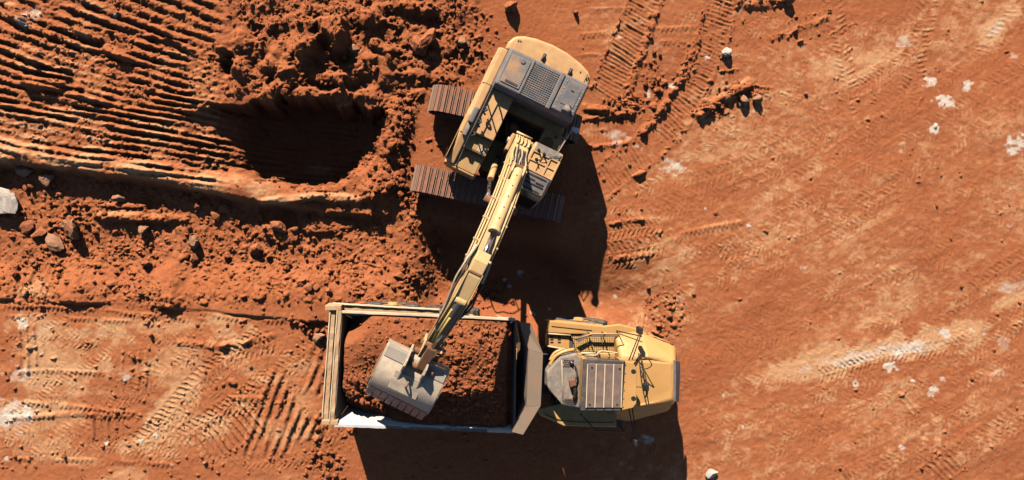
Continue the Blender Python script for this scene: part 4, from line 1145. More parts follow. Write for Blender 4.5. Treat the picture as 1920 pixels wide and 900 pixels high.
rail('tail_lip', [(-5.95, -5.56), (-5.71, -2.14)], .035, HW - .10, HW + .055, 'rail_pale', .006)
rail('tail_lip', [(-6.18, -5.44), (-5.93, -2.06)], .035, HW - .30, HW - .02, 'rail_pale', .006)
rail('side_ledge', [(-5.92, -2.03), (-2.6, -2.22)], -.24, HW - .62, HW - .42, 'body', .006)
rail('ledge_lip', [(-5.94, -2.00), (-2.6, -2.19)], .04, HW - .58, HW - .36, 'rail_pale', .006)
rail('side_ledge', [(-2.6, -5.90), (-5.9, -5.78)], -.2, HW - .62, HW - .42, 'body', .006)
for (xa, ya) in ((-6.0, -2.05), (-6.1, -5.55)):
    m = T(); m.box(xa - .10, xa + .40, ya - .10, ya + .06, HW - .75, HW + .03); m.build('corner_post', 'body', body, .02)
for k in range(6):
    x = -5.1 + .88 * k
    for (yy, s_) in ((-2.26 - .042 * (x + 5.1), 1), (-5.70 - .03 * (x + 5.1), -1)):
        m = T(); m.prism([(x - .06, yy - .02 * s_), (x + .06, yy - .02 * s_), (x + .06, yy - .38 * s_), (x - .06, yy - .38 * s_)], 1.55, 1.6, [(x - .06, yy + .08 * s_), (x + .06, yy + .08 * s_), (x + .06, yy - .0 * s_), (x - .06, yy - .0 * s_)])
        for i in range(len(m.v) - 4, len(m.v)): m.v[i] = (m.v[i][0], m.v[i][1], HW - .12)
        m.build('wall_rib', 'body', body, .01)
# headboard: three spill-guard plates bent forward
hb_in = [(-0.16, -2.50, 3.32), (0.06, -3.30, 3.50), (0.00, -5.02, 3.50), (-0.41, -5.82, 3.32)]
hb_out = [(0.13, -2.50, 3.52), (0.47, -3.39, 3.66), (0.40, -4.94, 3.66), (-0.11, -5.85, 3.52)]
for i in range(3):
    m = T()
    a, b, c, d = Vector(hb_in[i]), Vector(hb_in[i + 1]), Vector(hb_out[i + 1]), Vector(hb_out[i])
    dn = Vector((0, 0, -.06))
    m.hexa([a + dn, b + dn, c + dn, d + dn], [a, b, c, d]); hp = m.build('spill_guard', 'headboard', body, .012)
    a2 = Vector((-0.30 if i == 0 else (-.22), a.y, 1.6)); 
    m = T(); e = Vector((.05, 0, 0))
    lo = [Vector((a.x - .10, a.y, 1.7)), Vector((b.x - .10, b.y, 1.7))]
    m.hexa([lo[0], lo[1], lo[1] + e, lo[0] + e], [a + dn, b + dn, b + dn + e, a + dn + e]); m.build('headboard_plate', 'headboard', body, .008)
m = T(); m.tube([(0.46, -3.40, 3.6), (0.62, -3.42, 3.6)], .015, 6); m.build('guard_pin', 'dark_grey', body)
m = T(); m.prism([(-5.98, -5.50), (-5.90, -5.50), (-5.68, -2.16), (-5.76, -2.16)], 0.80, HW - .34); m.build('tailgate', 'body', body, .02)
m = T(); m.prism([(0.30, -3.55), (0.95, -3.55), (0.95, -5.05), (0.30, -5.05)][::-1], 1.1, 1.75); m.build('articulation_guard', 'dark_grey', tk, .05)
# hoist cylinders
for y in (-3.35, -5.0):
    m = T(); m.tube([(0.0, y, 1.2), (-1.0, y, 1.5)], .11, 12); m.build('hoist_cylinder', 'dark_grey', tk)

# soil in the bed
lu = np.arange(-5.75, -0.34, 0.021); lv = np.arange(-5.75, -2.27, 0.021)
LX, LY = np.meshgrid(lu, lv[::-1])
pu = LX * K; pv = -LY * K
xw = np.interp(LY, [-5.6, -2.24], [-5.70, -5.48]); wN = np.interp(LX, [-5.6, -.3], [-2.27, -2.50]); wS = np.interp(LX, [-5.8, -.3], [-5.57, -5.77])
hgt = 3.12 + 0.10 * fbm(pu / 60., pv / 60., 401, 3)
hgt += 0.22 * np.exp(-(((LX + 4.2) / 1.4) ** 2 + ((LY + 3.1) / .8) ** 2)) + 0.25 * np.exp(-(((LX + 1.6) / 1.1) ** 2 + ((LY + 3.3) / .9) ** 2))
sw_ = .2 * fbm(pu / 50., pv / 50., 402, 3)
hgt -= 0.06 * sstep(-4.5, -5.7, LY + sw_)
hgt -= 0.42 * np.exp(-(((LX + 4.0) / .9) ** 2 + ((LY + 5.0) / .6) ** 2))
hgt -= 1.05 * sstep(0.95, 0.15, (LX + 5.7) * .45 + (LY + 5.6) * .85 + sw_)
hgt -= 0.30 * sstep(-5.45, -5.66, LX + .12 * fbm(pu / 30., pv / 30., 403, 3))
hgt -= 0.85 * sstep(1.0, 0.2, np.hypot(LX + 5.6, LY + 2.3) + .1 * fbm(pu / 20., pv / 20., 404, 2))
hgt -= 0.25 * sstep(-0.60, -0.42, LX)
hgt += 0.16 * fbm(pu / 26., pv / 26., 427, 4)
hgt -= 0.05 * sstep(-2.45, -2.3, LY)
rl = np.clip(.20 + .5 * sstep(-3.4, -1.2, LX + .3 * fbm(pu / 40., pv / 40., 405, 3)) + .5 * sstep(-4.6, -5.4, LX) * sstep(-3.6, -4.4, LY) + .5 * sstep(-4.3, -5.0, LY), 0, .95)
hgt += lumps(pu + 9 * fbm(pu / 8., pv / 8., 425, 2), pv, 17, rl * .10, 411) * 17 / K * .6 + lumps(pu + 6 * fbm(pu / 6., pv / 6., 426, 2), pv, 8.5, rl * .35, 415) * 8.5 / K * .9 + lumps(pu, pv, 4.6, rl, 419) * 4.6 / K * .95
hgt += (.02 + .05 * rl) * fbm(pu / 6., pv / 6., 423, 2)
# keep it inside the flared walls
def inset(h): return 0.36 * (HW - np.clip(h, 1.6, HW)) / (HW - 1.5)
hgt = np.maximum(hgt, 1.6)
LXc = np.clip(LX, xw + inset(hgt) * .6 + .02, -0.36); LYc = np.clip(LY, wS + inset(hgt) + .03, wN - inset(hgt) - .01)
lc = np.ones((LX.size, 4)); lc[:, 0] = np.clip(.10 * (1 - rl) + .2 * fbm(pu / 30., pv / 30., 424, 3), 0, 1).ravel(); lc[:, 1] = 0; lc[:, 2] = np.clip(.62 + .4 * rl, 0, 1).ravel()
load = grid_mesh('soil_load', LXc, LYc, hgt, lc, 'load')
tag(load, 'loose red soil heaped inside the dump truck bed', 'soil', None, 'stuff')
def lz(x, y):
    i = int(np.clip(np.searchsorted(-lv[::-1], -y), 0, len(lv) - 1)); j = int(np.clip(np.searchsorted(lu, x), 0, len(lu) - 1))
    return float(hgt[i, j])

# ---- tractor unit
# fenders and walkway, north side
m = T(); m.prism([(0.92, -2.58), (2.70, -2.76), (3.20, -2.70), (3.86, -2.87), (3.84, -3.05), (1.60, -3.02), (0.84, -2.98)][::-1], 1.95, 2.12); nf = m.build('fender', 'tr_yellow', tk, .04, seg=3)
m = T(); m.prism([(0.92, -2.58), (2.70, -2.74), (2.70, -2.80), (0.92, -2.64)][::-1], 1.6, 1.96); m.build('fender_skirt', 'tr_yellow', nf, .015)
m = T(); m.tube([(1.0, -2.76, 2.13), (2.3, -2.90, 2.13)], .010, 6); m.build('panel_seam', 'black', nf)
m = T(); m.prism([(0.87, -3.02), (1.60, -3.08), (1.60, -3.52), (0.87, -3.40)][::-1], 1.7, 2.02); bs = m.build('battery_step', 'tr_yellow', tk, .02)
for x in (0.98, 1.22):
    for r_ in range(3):
        m = T(); m.box(x, x + .10, -3.14 - .09 * r_, -3.09 - .09 * r_, 2.02, 2.028); m.build('vent_slot', 'black', bs)
m = T(); m.tube([(0.86, -3.00, 2.10), (1.62, -3.06, 2.10)], .022, 8); m.tube([(0.86, -3.40, 2.10), (1.62, -3.54, 2.10)], .028, 8); m.build('step_rail', 'rail_pale', bs)
xs = [1.64, 2.13, 2.60, 3.04, 3.62]
for i in range(4):
    a, b = xs[i] + .012, xs[i + 1] - .012
    sl = -.05
    m = T(); m.prism([(a, -3.06), (b, -3.06), (b + .10, -3.60), (a + .10, -3.60)][::-1], 2.02, 2.06); m.build('walkway_panel', 'perf', tk, .008)
m = T(); m.box(1.6, 3.7, -3.62, -3.02, 1.85, 2.0); m.build('walkway_frame', 'dark_grey', tk)
# the sloping rail shield and the top bar over the walkway
m = T(); m.prism([(1.72, -3.15), (2.18, -2.92), (2.28, -3.0), (1.84, -3.26)][::-1], [2.25] * 4, [2.28] * 4); m.build('rail_shield', 'roof_grey', tk, .01)
m = T(); m.prism([(2.20, -2.96), (3.10, -2.98), (3.10, -3.08), (2.26, -3.08)][::-1], 2.26, 2.29); m.build('rail_shield', 'roof_grey', tk, .01)
m = T()
m.tube([(1.66, -3.12, 2.06), (1.66, -3.12, 2.62), (2.16, -2.92, 2.72), (3.10, -2.94, 2.72), (3.10, -2.94, 2.06)], .022, 8)
for x in (2.16, 2.62):
    m.tube([(x, -2.93, 2.72), (x, -2.93, 2.06)], .02, 8)
m.build('handrail', 'tr_dusty', tk)
m = T(); m.tube([(3.05, -2.90, 2.2), (3.75, -3.02, 2.6)], .02, 6); m.build('grab_bar', 'black', tk)
m = T(); m.box(1.75, 3.15, -3.72, -3.62, 1.9, 2.18); m.build('cab_sill', 'tr_dusty', tk, .02)
m = T(); m.tube(smooth_path([(1.9, -3.60, 2.5), (2.3, -3.62, 2.56), (2.5, -3.5, 2.5), (3.1, -3.58, 2.45)], 4), .022, 6); m.tube([(1.85, -3.56, 2.52), (2.30, -3.56, 2.55)], .03, 8); m.build('sill_rail', 'rail_pale', tk)
for (x, y) in ((2.45, -3.64), (3.1, -3.70), (3.2, -3.62), (3.26, -3.75)):
    m = T(); m.tube([(x, y, 2.2), (x, y, 2.42)], [.06, .05], 10); m.build('bracket', 'rust', tk)

# rear deck guard (half octagon) behind the cab
oc = [(0.77, -4.13), (1.21, -3.68), (1.68, -3.55), (1.86, -3.70), (1.82, -5.28), (1.26, -5.18), (0.78, -4.63)]
m = T(); m.prism(oc[::-1], [1.9] * 7, [2.60, 2.66, 2.66, 2.66, 2.60, 2.66, 2.60][::-1]); rd = m.build('rear_deck', 'rock_deck', tk, .05, seg=3)
m = T(); m.tube([(1.22, -3.75, 2.67), (1.26, -5.12, 2.67)], .012, 6); m.build('deck_seam', 'rail_pale', rd)
for (x0, x1, y0, y1) in ((1.28, 1.62, -3.95, -3.74), (1.30, 1.66, -5.14, -4.96)):
    m = T()
    for i in range(7):
        for j in range(4):
            x = x0 + (x1 - x0) * (i + .5 * (j % 2)) / 7; y = y0 + (y1 - y0) * j / 3.3
            m.tube([(x, y, 2.655), (x, y, 2.668)], .020, 6)
    m.build('perforation', 'black', rd)
m = T(); m.tube([(1.52, -3.82, 2.66), (1.52, -3.82, 2.72)], .07, 14); m.tube([(1.52, -3.82, 2.72), (1.52, -3.82, 2.78)], [.05, .02], 12); m.build('filler_cap', 'chrome', rd)
m = T(); m.prism([(1.42, -4.36), (1.62, -4.30), (1.66, -4.52), (1.46, -4.58)][::-1], 2.66, 2.84); m.build('valve_block', 'rust', rd, .03)
m = T(); m.tube(smooth_path([(1.56, -4.5, 2.72), (1.62, -4.7, 2.76), (1.6, -4.95, 2.7)], 4), .05, 8); m.build('air_hose', 'black', rd)
m = T(); m.tube(smooth_path([(1.62, -3.9, 2.72), (1.68, -4.2, 2.76), (1.58, -4.4, 2.8)], 4), .03, 8); m.build('air_hose', 'hose', rd)
m = T(); m.tube(smooth_path([(0.92, -3.98, 2.35), (1.06, -3.70, 2.4), (1.32, -3.54, 2.42), (1.66, -3.46, 2.42)], 5), .06, 8); m.tube(smooth_path([(0.94, -3.84, 2.2), (1.1, -3.60, 2.2), (1.4, -3.47, 2.2)], 5), .05, 8); m.build('deck_guard', 'tr_yellow', tk)

# cab
m = T()
m.prism([(1.84, -3.66), (3.05, -3.70), (3.00, -5.18), (1.80, -5.14)][::-1], 1.5, 2.3)
m.prism([(1.84, -3.66), (3.10, -3.70), (3.05, -5.18), (1.80, -5.14)][::-1], 2.3, 3.52, [(1.74, -3.58), (2.92, -3.62), (2.84, -5.10), (1.66, -5.10)][::-1])
tcab = m.build('cab', 'tr_yellow', tk, .04)
def quad(name, pts, th, mat, par, bev=.008):
    a, b, c, d = [Vector(p) for p in pts]; n = (b - a).cross(d - a).normalized() * th
    m = T(); m.hexa([a, b, c, d], [a + n, b + n, c + n, d + n]); return m.build(name, mat, par, bev)
quad('windshield', [(3.10, -3.78, 2.4), (3.06, -5.10, 2.4), (2.88, -5.04, 3.46), (2.94, -3.70, 3.46)], .02, 'glass', tcab)
quad('door_window', [(1.95, -5.155, 2.4), (2.95, -5.19, 2.4), (2.78, -5.11, 3.42), (1.80, -5.11, 3.42)], -.02, 'glass', tcab)
quad('side_window', [(1.95, -3.655, 2.4), (2.98, -3.69, 2.4), (2.84, -3.61, 3.42), (1.86, -3.58, 3.42)], .02, 'glass', tcab)
quad('rear_window', [(1.83, -3.8, 2.75), (1.80, -5.0, 2.75), (1.675, -4.95, 3.4), (1.75, -3.72, 3.4)], -.02, 'glass', tcab)
m = T(); m.prism([(1.70, -3.55), (2.92, -3.61), (2.80, -5.11), (1.60, -5.11)][::-1], 3.50, 3.60); rf = m.build('cab_roof', 'dark_grey', tcab, .03, seg=3)
m = T(); m.prism([(1.82, -3.68), (2.86, -3.72), (2.78, -5.01), (1.76, -5.01)][::-1], 3.60, 3.635); m.build('roof_panel', 'roof_grey', rf, .02)
for k in range(5):
    x = 1.80 + .26 * k; 
    m = T(); m.prism([(x - .016, -3.70), (x + .016, -3.70), (x - .028, -5.0), (x - .06, -5.0)][::-1], 3.63, 3.665); m.build('roof_ridge', 'rail_pale', rf, .01)
for (x, y) in ((1.93, -3.80), (2.76, -3.84), (1.86, -4.9), (2.68, -4.9)):
    m = T(); m.tube([(x, y, 3.63), (x, y, 3.652)], .028, 8); m.build('bolt', 'black', rf)
m = T(); m.prism([(2.91, -3.63), (3.18, -3.67), (3.29, -3.85), (3.28, -4.90), (3.17, -5.03), (2.81, -5.11)][::-1], 3.46, 3.565); vi = m.build('visor', 'tr_yellow', tcab, .02)
m = T(); m.prism([(2.905, -3.62), (2.935, -3.625), (2.83, -5.11), (2.80, -5.11)][::-1], 3.56, 3.60); m.build('visor_seal', 'black', vi)
for y in (-3.93, -4.74):
    m = T(); n = 12; m.prism([(3.19 + .075 * math.cos(2 * math.pi * i / n), y + .065 * math.sin(2 * math.pi * i / n)) for i in range(n)], 3.55, 3.578); m.build('lamp_recess', 'black', vi)
for k in range(6):
    m = T(); x = 2.96 - .08 * k / 5; y = -3.74 - 1.26 * k / 5; m.tube([(x, y, 3.56), (x, y, 3.58)], .016, 6); m.build('bolt', 'rust', vi)

# hood (nose), faceted, dark grille across the front
m = T()
lo = [(3.02, -2.92), (3.90, -2.90), (5.02, -3.36), (5.10, -3.95), (5.08, -4.62), (4.98, -5.66), (3.70, -6.00), (3.0, -5.95)]
mid_ = [(3.02, -3.0), (3.90, -2.92), (4.98, -3.38), (5.00, -3.92), (4.97, -4.62), (4.93, -5.18), (3.66, -5.45), (3.0, -5.45)]
top_ = [(3.02, -3.66), (3.86, -3.66), (4.70, -3.72), (4.72, -3.98), (4.71, -4.62), (4.68, -5.02), (3.64, -5.12), (3.0, -5.14)]
zt = [2.74, 2.90, 2.86, 2.86, 2.86, 2.84, 2.88, 2.74]
n = 8
lo3 = [(p[0], p[1], 1.5) for p in lo]
md3 = [(p[0], p[1], z) for p, z in zip(mid_, [2.2, 2.2, 2.15, 2.2, 2.2, 2.3, 2.3, 2.3])]
tp3 = [(p[0], p[1], z) for p, z in zip(top_, zt)]
vs_ = lo3 + md3 + tp3; fs = [list(range(n)), [16 + i for i in range(n)][::-1]]
for i in range(n):
    j = (i + 1) % n
    fs.append([i, n + i, n + j, j]); fs.append([n + i, 2 * n + i, 2 * n + j, n + j])
m.add(vs_, fs)
nose = m.build('hood', 'tr_yellow', tk, .13, seg=5)
m = T()
gl = [(4.66, -3.72, 2.86), (5.00, -3.84, 2.33), (5.01, -4.40, 2.33), (4.95, -5.12, 2.38), (4.66, -5.0, 2.85), (4.67, -4.40, 2.87)]
m.hexa([Vector(p) + Vector((-.02, 0, -.03)) for p in gl], [Vector(p) + Vector((.035, 0, .035)) for p in gl])
gr = m.build('grille', 'hood_grey', nose, .015)
for k in range(5):
    m = T(); y = -3.90 - .24 * k; m.tube([(4.70, y, 2.87), (4.99, y, 2.40)], .014, 6); m.build('grille_bar', 'dark_grey', gr)
m = T(); m.prism([(4.5, -3.3), (5.14, -3.45), (5.16, -5.5), (4.5, -5.6)][::-1], .8, 1.5); m.build('bumper', 'dark_grey', tk, .05)
for y in (-3.6, -5.3):
    m = T(); m.tube([(5.13, y * .9 - .42, 1.25), (5.18, y * .9 - .42, 1.25)], .11, 14); m.build('headlight', 'lamp', tk, .01)
m = T(); m.tube([(4.62, -5.10, 2.80), (4.96, -5.68, 1.6)], .008, 6); m.build('panel_seam', 'black', nose)
m = T(); m.tube([(3.7, -2.92, 2.23), (4.9, -3.34, 2.2)], .01, 6); m.build('panel_seam', 'rust', nose)
for k in range(4):
    m = T(); x = 4.0 + .26 * k; m.tube([(x, -2.945 - (x - 3.9) * .42, 2.2), (x + .08, -2.98 - (x - 3.9) * .42, 2.2)], .018, 6); m.build('hood_hinge', 'rust', nose)
# south fender and steps
m = T(); m.prism([(0.55, -5.42), (0.62, -5.62), (1.40, -5.98), (3.10, -6.02), (3.10, -5.30), (1.30, -5.24)][::-1], 1.92, 2.08); sf = m.build('fender', 'tr_dusty', tk, .04, seg=3)
m = T(); m.tube(smooth_path([(0.8, -5.6, 2.09), (1.5, -5.82, 2.09), (3.0, -5.86, 2.09)], 4), .01, 6); m.build('panel_seam', 'black', sf)
m = T(); m.tube([(1.95, -5.60, 2.08), (1.98, -5.62, 2.55), (2.3, -5.98, 2.6), (3.2, -6.02, 2.6), (3.22, -5.96, 2.08)], .022, 8); m.build('handrail', 'dark_grey', tk)
for z in (.6, .95, 1.3, 1.65):
    m = T(); m.box(2.95, 3.4, -6.12, -5.9, z, z + .04); m.build('ladder_step', 'dark_grey', tk, .008)
# mirrors
def mirror(base, tip, sz, name='mirror'):
    b = Vector(base); t = Vector(tip)
    off = Vector((0.10, 0.02, 0))
    m = T(); m.tube([b, t], .018, 8); m.tube([b + off, t + off * .6], .018, 8); o = m.build('mirror_arm', 'black', tk)
    m = T(); m.prism([(t.x - sz[0], t.y - sz[1]), (t.x + sz[0], t.y - sz[1]), (t.x + sz[0], t.y + sz[1]), (t.x - sz[0], t.y + sz[1])], t.z - .28, t.z + .08); m.build(name, 'black', o, .03)
mirror((3.22, -3.70, 3.0), (3.50, -2.76, 3.25), (.06, .11))
mirror((3.22, -5.18, 3.0), (3.44, -6.26, 2.95), (.05, .10))
m = T()
m.tube(smooth_path([(3.55, -3.55, 2.9), (3.50, -3.85, 3.2), (3.55, -4.2, 3.4), (3.62, -4.6, 3.42), (3.66, -4.80, 3.2)], 5), .018, 8)
m.tube(smooth_path([(3.62, -3.58, 2.9), (3.60, -3.85, 3.2), (3.62, -4.2, 3.4), (3.66, -4.6, 3.42), (3.66, -4.80, 3.2)], 5), .018, 8)
m.tube([(3.28, -4.42, 3.46), (3.60, -4.44, 3.42)], .014, 6)
m.tube(smooth_path([(3.52, -3.5, 2.95), (3.72, -3.62, 3.3), (3.82, -3.8, 3.3), (3.70, -3.95, 3.1), (3.58, -3.9, 3.0)], 5), .016, 6)
fm = m.build('front_mirror_bracket', 'black', tk)
m = T(); m.prism([(3.54, -4.56), (3.70, -4.56), (3.70, -4.32), (3.54, -4.32)], 3.30, 3.46); m.build('mirror', 'black', fm, .03)

# ------------------------------------------------------------------ boulders and clods
def rock_mesh(name, mat, seed, sub_=2, rough_=0.30, flat=0.75):
    rnd = random.Random(seed)
    bm = bmesh.new()
    bmesh.ops.create_icosphere(bm, subdivisions=sub_, radius=0.5)
    planes = [(Vector((rnd.uniform(-1, 1), rnd.uniform(-1, 1), rnd.uniform(-.5, 1))).normalized(), rnd.uniform(.24, .44)) for _ in range(15)]
    ph = [rnd.uniform(0, 6.28) for _ in range(6)]
    for v in bm.verts:
        c = v.co.copy()
        w = 1 + rough_ * 0.5 * (math.sin(5 * c.x + ph[0]) * math.cos(6 * c.y + ph[1]) + .6 * math.sin(11 * c.z + ph[2] + 7 * c.x) + .5 * math.sin(14 * c.y + 9 * c.x + ph[3]))
        c *= w
        for nrm, dd in planes:
            e = c.dot(nrm) - dd
            if e > 0: c -= nrm * e * 0.93
        c += Vector((rnd.uniform(-1, 1), rnd.uniform(-1, 1), rnd.uniform(-1, 1))) * 0.022 * rough_ * 3
        v.co = Vector((c.x, c.y, c.z * flat))
    me = bpy.data.meshes.new(name); bm.to_mesh(me); bm.free()
    me.materials.append(M[mat])
    for p in me.polygons: p.use_smooth = False
    return me

def put_rock(name, me, px, py, size, sx=1, sy=1, sz=1, rz=0, lift=0.25, z=None):
    zz = gmin(px, py, size * .3) if z is None else z
    o = bpy.data.objects.new(name, me)
    s = size / K
    x, y = P(px, py, zz + .25 * s)
    o.location = (x, y, zz + s * sz * lift * .75)
    o.scale = (s * sx, s * sy, s * sz); o.rotation_euler = (random.uniform(-.2, .2), random.uniform(-.2, .2), rz)
    col.objects.link(o)
    return o
BOUL = [
 ('boulder', 2, 376, 66, 'white_stone', 0.85, 1.15, 0.8, 0.3, 'large grey white boulder cut by the picture edge beside the pale berm'),
 ('boulder', 134, 428, 44, 'orange_stone', 0.95, 1.1, 1.3, 0.4, 'tall orange boulder with pale base standing over the flat brown slabs'),
 ('boulder', 87, 337, 34, 'brown_stone', 1, 0.95, 1.0, 1.0, 'rounded tan boulder just under the pale berm'),
 ('boulder', 45, 320, 32, 'brown_stone', 1.2, 0.75, .8, 0.1, 'flat brown boulder half buried against the pale berm'),
 ('boulder', 98, 456, 46, 'brown_stone', 1.15, .8, .6, 2.2, 'broad flat brown slab below the tall orange boulder'),
 ('boulder', 72, 438, 32, 'red_stone', 1.2, .7, .6, .2, 'small flat slab resting beside the broad brown slab'),
 ('boulder', 50, 425, 32, 'red_stone', 1.2, .8, .5, .8, 'low red slab between the white boulder and the flat slabs'),
 ('boulder', 363, 456, 30, 'brown_stone', .8, 1.0, 1.3, .2, 'upright tan stone with a long shadow in the middle of the clod field'),
 ('boulder', 480, 466, 28, 'red_stone', 1, .9, 1.4, .9, 'pointed red stone casting a thin spiked shadow'),
 ('boulder', 270, 430, 26, 'brown_stone', .95, .8, 1.2, .3, 'tan stone standing under the small ledge in the clod field'),
 ('boulder', 274, 494, 24, 'red_stone', 1.0, .7, 1.3, .5, 'red stone leaning in the clods above the haul road'),
 ('boulder', 363, 487, 26, 'red_stone', 1.0, .8, .9, 1.5, 'dark stone tucked in the shadow of the upright tan stone'),
 ('boulder', 370, 386, 20, 'red_stone', 1, 1, 1.1, .2, 'small red boulder under the berm near its bend'),
 ('boulder', 422, 392, 24, 'red_stone', 1.1, .9, 1, .6, 'red boulder in the huddle under the bend of the berm'),
 ('boulder', 405, 404, 26, 'red_stone', .8, 1.2, .8, .9, 'long clod leaning on the huddle under the berm'),
 ('boulder', 520, 424, 34, 'red_stone', 1.1, .8, .9, 2.5, 'red boulder split in two on the slope south of the pit'),
 ('boulder', 222, 372, 24, 'brown_stone', 1.2, .7, .8, .1, 'flat stone on the ledge below the berm'),
 ('boulder', 786, 86, 38, 'red_stone', .8, 1.2, 1.2, .35, 'leaning half of the split block in the spoil behind the excavator'),
 ('boulder', 804, 72, 42, 'red_stone', .75, 1.3, 1.2, -.55, 'tall half of the split block in the spoil behind the excavator'),
 ('boulder', 866, 80, 26, 'brown_stone', .9, .9, 1.1, .3, 'tan stone in the gravel behind the counterweight'),
 ('boulder', 958, 14, 28, 'red_stone', 1.0, .9, 1.5, .3, 'dark red stone above the counterweight at the top edge'),
 ('boulder', 664, 92, 24, 'brown_stone', 1.1, .85, .8, .1, 'oval tan stone on the spoil north of the pit'),
 ('boulder', 658, 126, 14, 'brown_stone', 1, .9, 1, .3, 'smooth pebble stone below the oval tan stone'),
 ('boulder', 662, 137, 14, 'red_stone', 1.1, .8, 1, .8, 'lower of two small stones above the pit edge'),
 ('boulder', 703, 130, 16, 'red_stone', .8, 1.1, 1, .3, 'small red stone apart on the lip east of the two pebbles'),
 ('boulder', 1363, 97, 23, 'white_stone', 1, 1, 1.1, .5, 'white chalk stone lying beside the longer crawler print'),
 ('boulder', 1334, 888, 27, 'white_stone', 1.05, .8, .9, .2, 'white stone lying east of the truck shadow at the bottom edge'),
 ('boulder', 1396, 190, 25, 'brown_stone', 1, .95, 1.2, .4, 'rounder of two tan stones under the spoil ridge'),
 ('boulder', 1422, 187, 24, 'brown_stone', .95, 1, 1.2, 1.4, 'stone beside the rounder tan stone under the spoil ridge'),
 ('boulder', 1480, 0, 26, 'red_stone', .9, .9, 1.3, .2, 'red stone with a pointed shadow at the top edge'),
 ('boulder', 1080, 24, 13, 'red_stone', .9, 1, 1.6, .2, 'lone dark stone on the flat behind the counterweight'),
 ('boulder', 1511, 176, 10, 'brown_stone', .9, .9, 1.3, .2, 'small square stone alone between the tyre prints'),
 ('boulder', 598, 632, 28, 'brown_stone', 1.2, .7, .8, .3, 'tan stone against the tail of the dump truck'),
 ('boulder', 562, 528, 22, 'red_stone', 1.1, .9, .8, .3, 'rounded pale red stone north of the dump truck tail'),
 ('boulder', 580, 540, 22, 'red_stone', 1.0, .9, .8, 1.3, 'stone touching the rounded pale red stone'),
 ('boulder', 617, 545, 18, 'red_stone', 1.0, .9, .9, 2.3, 'small stone between the stone pair and the truck tail'),
 ('boulder', 822, 470, 22, 'red_stone', .8, 1.1, 1.2, .3, 'stone half hidden in the excavator shadow west of the boom'),
 ('boulder', 384, 868, 12, 'brown_stone', .9, 1.1, 1.3, .3, 'small tan stone alone on the haul road at the bottom'),
 ('boulder', 120, 855, 10, 'red_stone', .8, 1.1, 1.6, .3, 'small dark stone alone in the tyre lane of the haul road'),
 ('boulder', 283, 628, 14, 'red_stone', .9, 1.1, 1.2, .3, 'red stone on the haul road below the step'),
 ('boulder', 248, 668, 12, 'red_stone', .9, 1.1, 1.3, .3, 'dark stone between the pale rake marks on the haul road'),
 ('boulder', 1216, 540, 11, 'red_stone', 1, .9, 1.2, .3, 'topmost clod of the fresh soil patch before the truck nose'),
 ('boulder', 1258, 566, 10, 'red_stone', 1, .9, 1.2, .3, 'easternmost clod of the fresh soil patch before the truck nose'),
 ('boulder', 1236, 610, 13, 'red_stone', 1, .9, 1.2, .3, 'lowest clod of the fresh soil patch before the truck nose'),
]
for i, (nm, px, py, size, mt, sx, sy, sz, rz, lab) in enumerate(BOUL):
    me = rock_mesh('boulder', mt, 500 + i, 3 if size > 22 else 2, .34, .8)
    o = put_rock(nm, me, px, py, size, sx, sy, sz, rz, .35)
    tag(o, lab, 'rock')
# clods one can still tell apart, by the heap they lie in
kinds = [rock_mesh('clod', 'clod', 700 + k, 2, .42, .8) for k in range(10)]
HEAPS = [
 ('red clod in the rubble spilled between the pit and the tracks', 'clods between pit and tracks', 60, [(735, 250, 40, 85), (700, 345, 50, 35), (760, 330, 18, 50)], (9, 22)),
 ('red clod scattered on the slope below the pale berm', 'clods below the berm', 75, [(300, 440, 250, 60), (120, 500, 110, 40), (520, 480, 120, 60), (90, 380, 80, 40)], (8, 19)),
 ('red clod on the churned spoil north of the pit', 'clods north of the pit', 50, [(620, 90, 140, 75), (800, 100, 70, 60), (560, 160, 120, 20)], (8, 20)),
 ('red clod in the loose strip behind the truck tail', 'clods behind the truck tail', 25, [(620, 840, 40, 55), (580, 600, 40, 30)], (8, 15)),
 ('red clod along the spoil ridges between the crawler prints', 'clods on the spoil ridges', 35, [(1390, 170, 50, 18), (1180, 195, 50, 18), (1335, 205, 30, 14), (1220, 120, 20, 60)], (7, 14)),
 ('red clod heaped on the soil in the truck bed', 'clods in the truck bed', 30, None, (8, 17)),
 ('red clod on the ground north of the truck bed', 'clods north of the truck', 24, [(720, 520, 120, 36), (900, 560, 40, 22)], (8, 15)),
]
for lab, grp, n, areas, (s0_, s1_) in HEAPS:
    made = []
    for k in range(n):
        size = s0_ + (s1_ - s0_) * random.random() ** 2.2
        a = (random.uniform(.8, 1.25), random.uniform(.75, 1.1), random.uniform(.8, 1.25), random.uniform(0, 6.28))
        me = random.choice(kinds)
        if areas is None:
            x = random.uniform(-2.9, -.8); y = random.uniform(-5.2, -2.7)
            if random.random() < .3: x = random.uniform(-5.2, -4.6); y = random.uniform(-5.0, -4.0)
            s = size / K
            o = bpy.data.objects.new('clod', me); o.location = (x, y, lz(x, y) + s * .1); o.scale = (s * a[0], s * a[1], s * a[2]); o.rotation_euler = (0, 0, a[3]); col.objects.link(o)
        else:
            while True:
                u, v, ru, rv = random.choice(areas)
                an = random.uniform(0, 6.28); q = math.sqrt(random.random())
                px, py = u + ru * q * math.cos(an), v + rv * q * math.sin(an)
                if not (605 < px < 1020 and 560 < py < 830): break
            o = put_rock('clod', me, px, py, size, *a, .45)
        made.append((size, o))
        tag(o, lab, 'clod', grp)
    made.sort(key=lambda q: -q[0])
    made[0][1]['label'] = lab.replace('red clod', 'largest red clod')
    made[1][1]['label'] = lab.replace('red clod', 'second largest red clod')
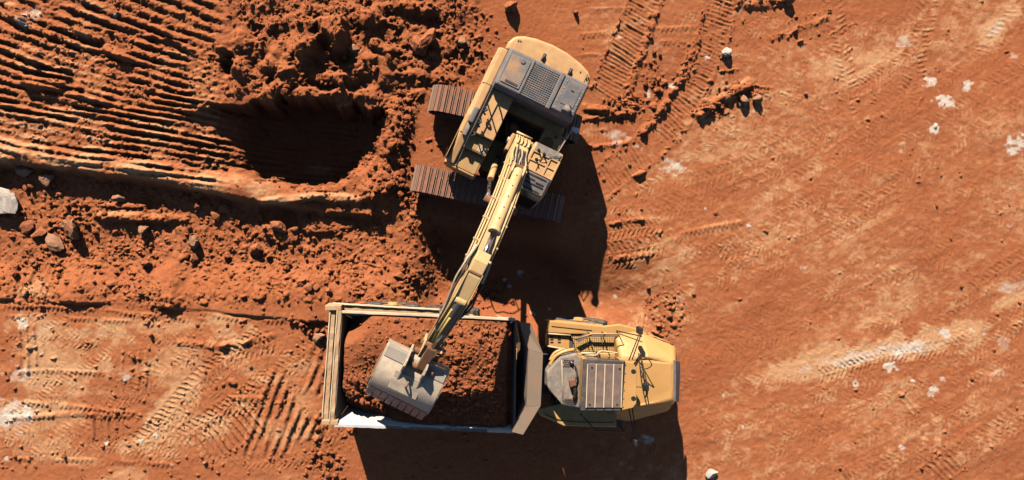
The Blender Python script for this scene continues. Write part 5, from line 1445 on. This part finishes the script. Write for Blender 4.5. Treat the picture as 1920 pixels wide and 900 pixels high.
# crumbs too small to pick apart
tmpl = []
for k in range(6):
    bm = bmesh.new(); bmesh.ops.create_icosphere(bm, subdivisions=1, radius=.5)
    rr = random.Random(900 + k)
    bmesh.ops.delete(bm, geom=[], context='VERTS')
    vv = np.array([tuple(v.co * (1 + rr.uniform(-.28, .22))) for v in bm.verts]); ff = np.array([[v.index for v in f.verts] for f in bm.faces]); bm.free()
    tmpl.append((vv, ff))
rng = np.random.default_rng(5)
def scatter(name, pts, label, mat):
    VV = []; FF = []; base = 0
    for (x, y, z, s) in pts:
        vv, ff = tmpl[rng.integers(6)]
        a = rng.uniform(0, 6.28); c, s_ = math.cos(a), math.sin(a)
        w = vv * np.array([1, rng.uniform(.7, 1), rng.uniform(.6, .95)]) * s
        VV.append(np.stack([w[:, 0] * c - w[:, 1] * s_ + x, w[:, 0] * s_ + w[:, 1] * c + y, w[:, 2] + z + s * .15], 1)); FF.append(ff + base); base += len(vv)
    VV = np.concatenate(VV); FF = np.concatenate(FF)
    me = bpy.data.meshes.new(name); me.from_pydata(VV.tolist(), [], FF.tolist()); me.materials.append(M[mat])
    o = bpy.data.objects.new(name, me); col.objects.link(o)
    return tag(o, label, 'soil', None, 'stuff')
pts = []
cand = rng.uniform([-60, -60], [1980, 960], (90000, 2))
for (px, py) in cand:
    i = np.searchsorted(V1, py); j = np.searchsorted(U1, px)
    if rng.random() < 0.42 * rough[i, j] + .003 + .006 * west[i, j]:
        s = rng.uniform(2.4, 4.6) if rng.random() < .8 else rng.uniform(4.5, 9)
        z = Hh[i, j]
        pts.append(((px - 960) / K, (450 - py) / K, z, s / K))
scatter('soil_crumbs', pts, 'small red soil crumbs strewn over the loose ground', 'clod')
pts = []
for k in range(1100):
    x = rng.uniform(-5.3, -.7); y = rng.uniform(-5.4, -2.5)
    i = int(np.searchsorted(-lv[::-1], -y)); j = int(np.searchsorted(lu, x))
    if rng.random() < rl[min(i, rl.shape[0] - 1), min(j, rl.shape[1] - 1)]:
        pts.append((x, y, lz(x, y), rng.uniform(2.2, 6.5) / K))
scatter('soil_crumbs', pts, 'small red soil crumbs on the load in the truck bed', 'clod')
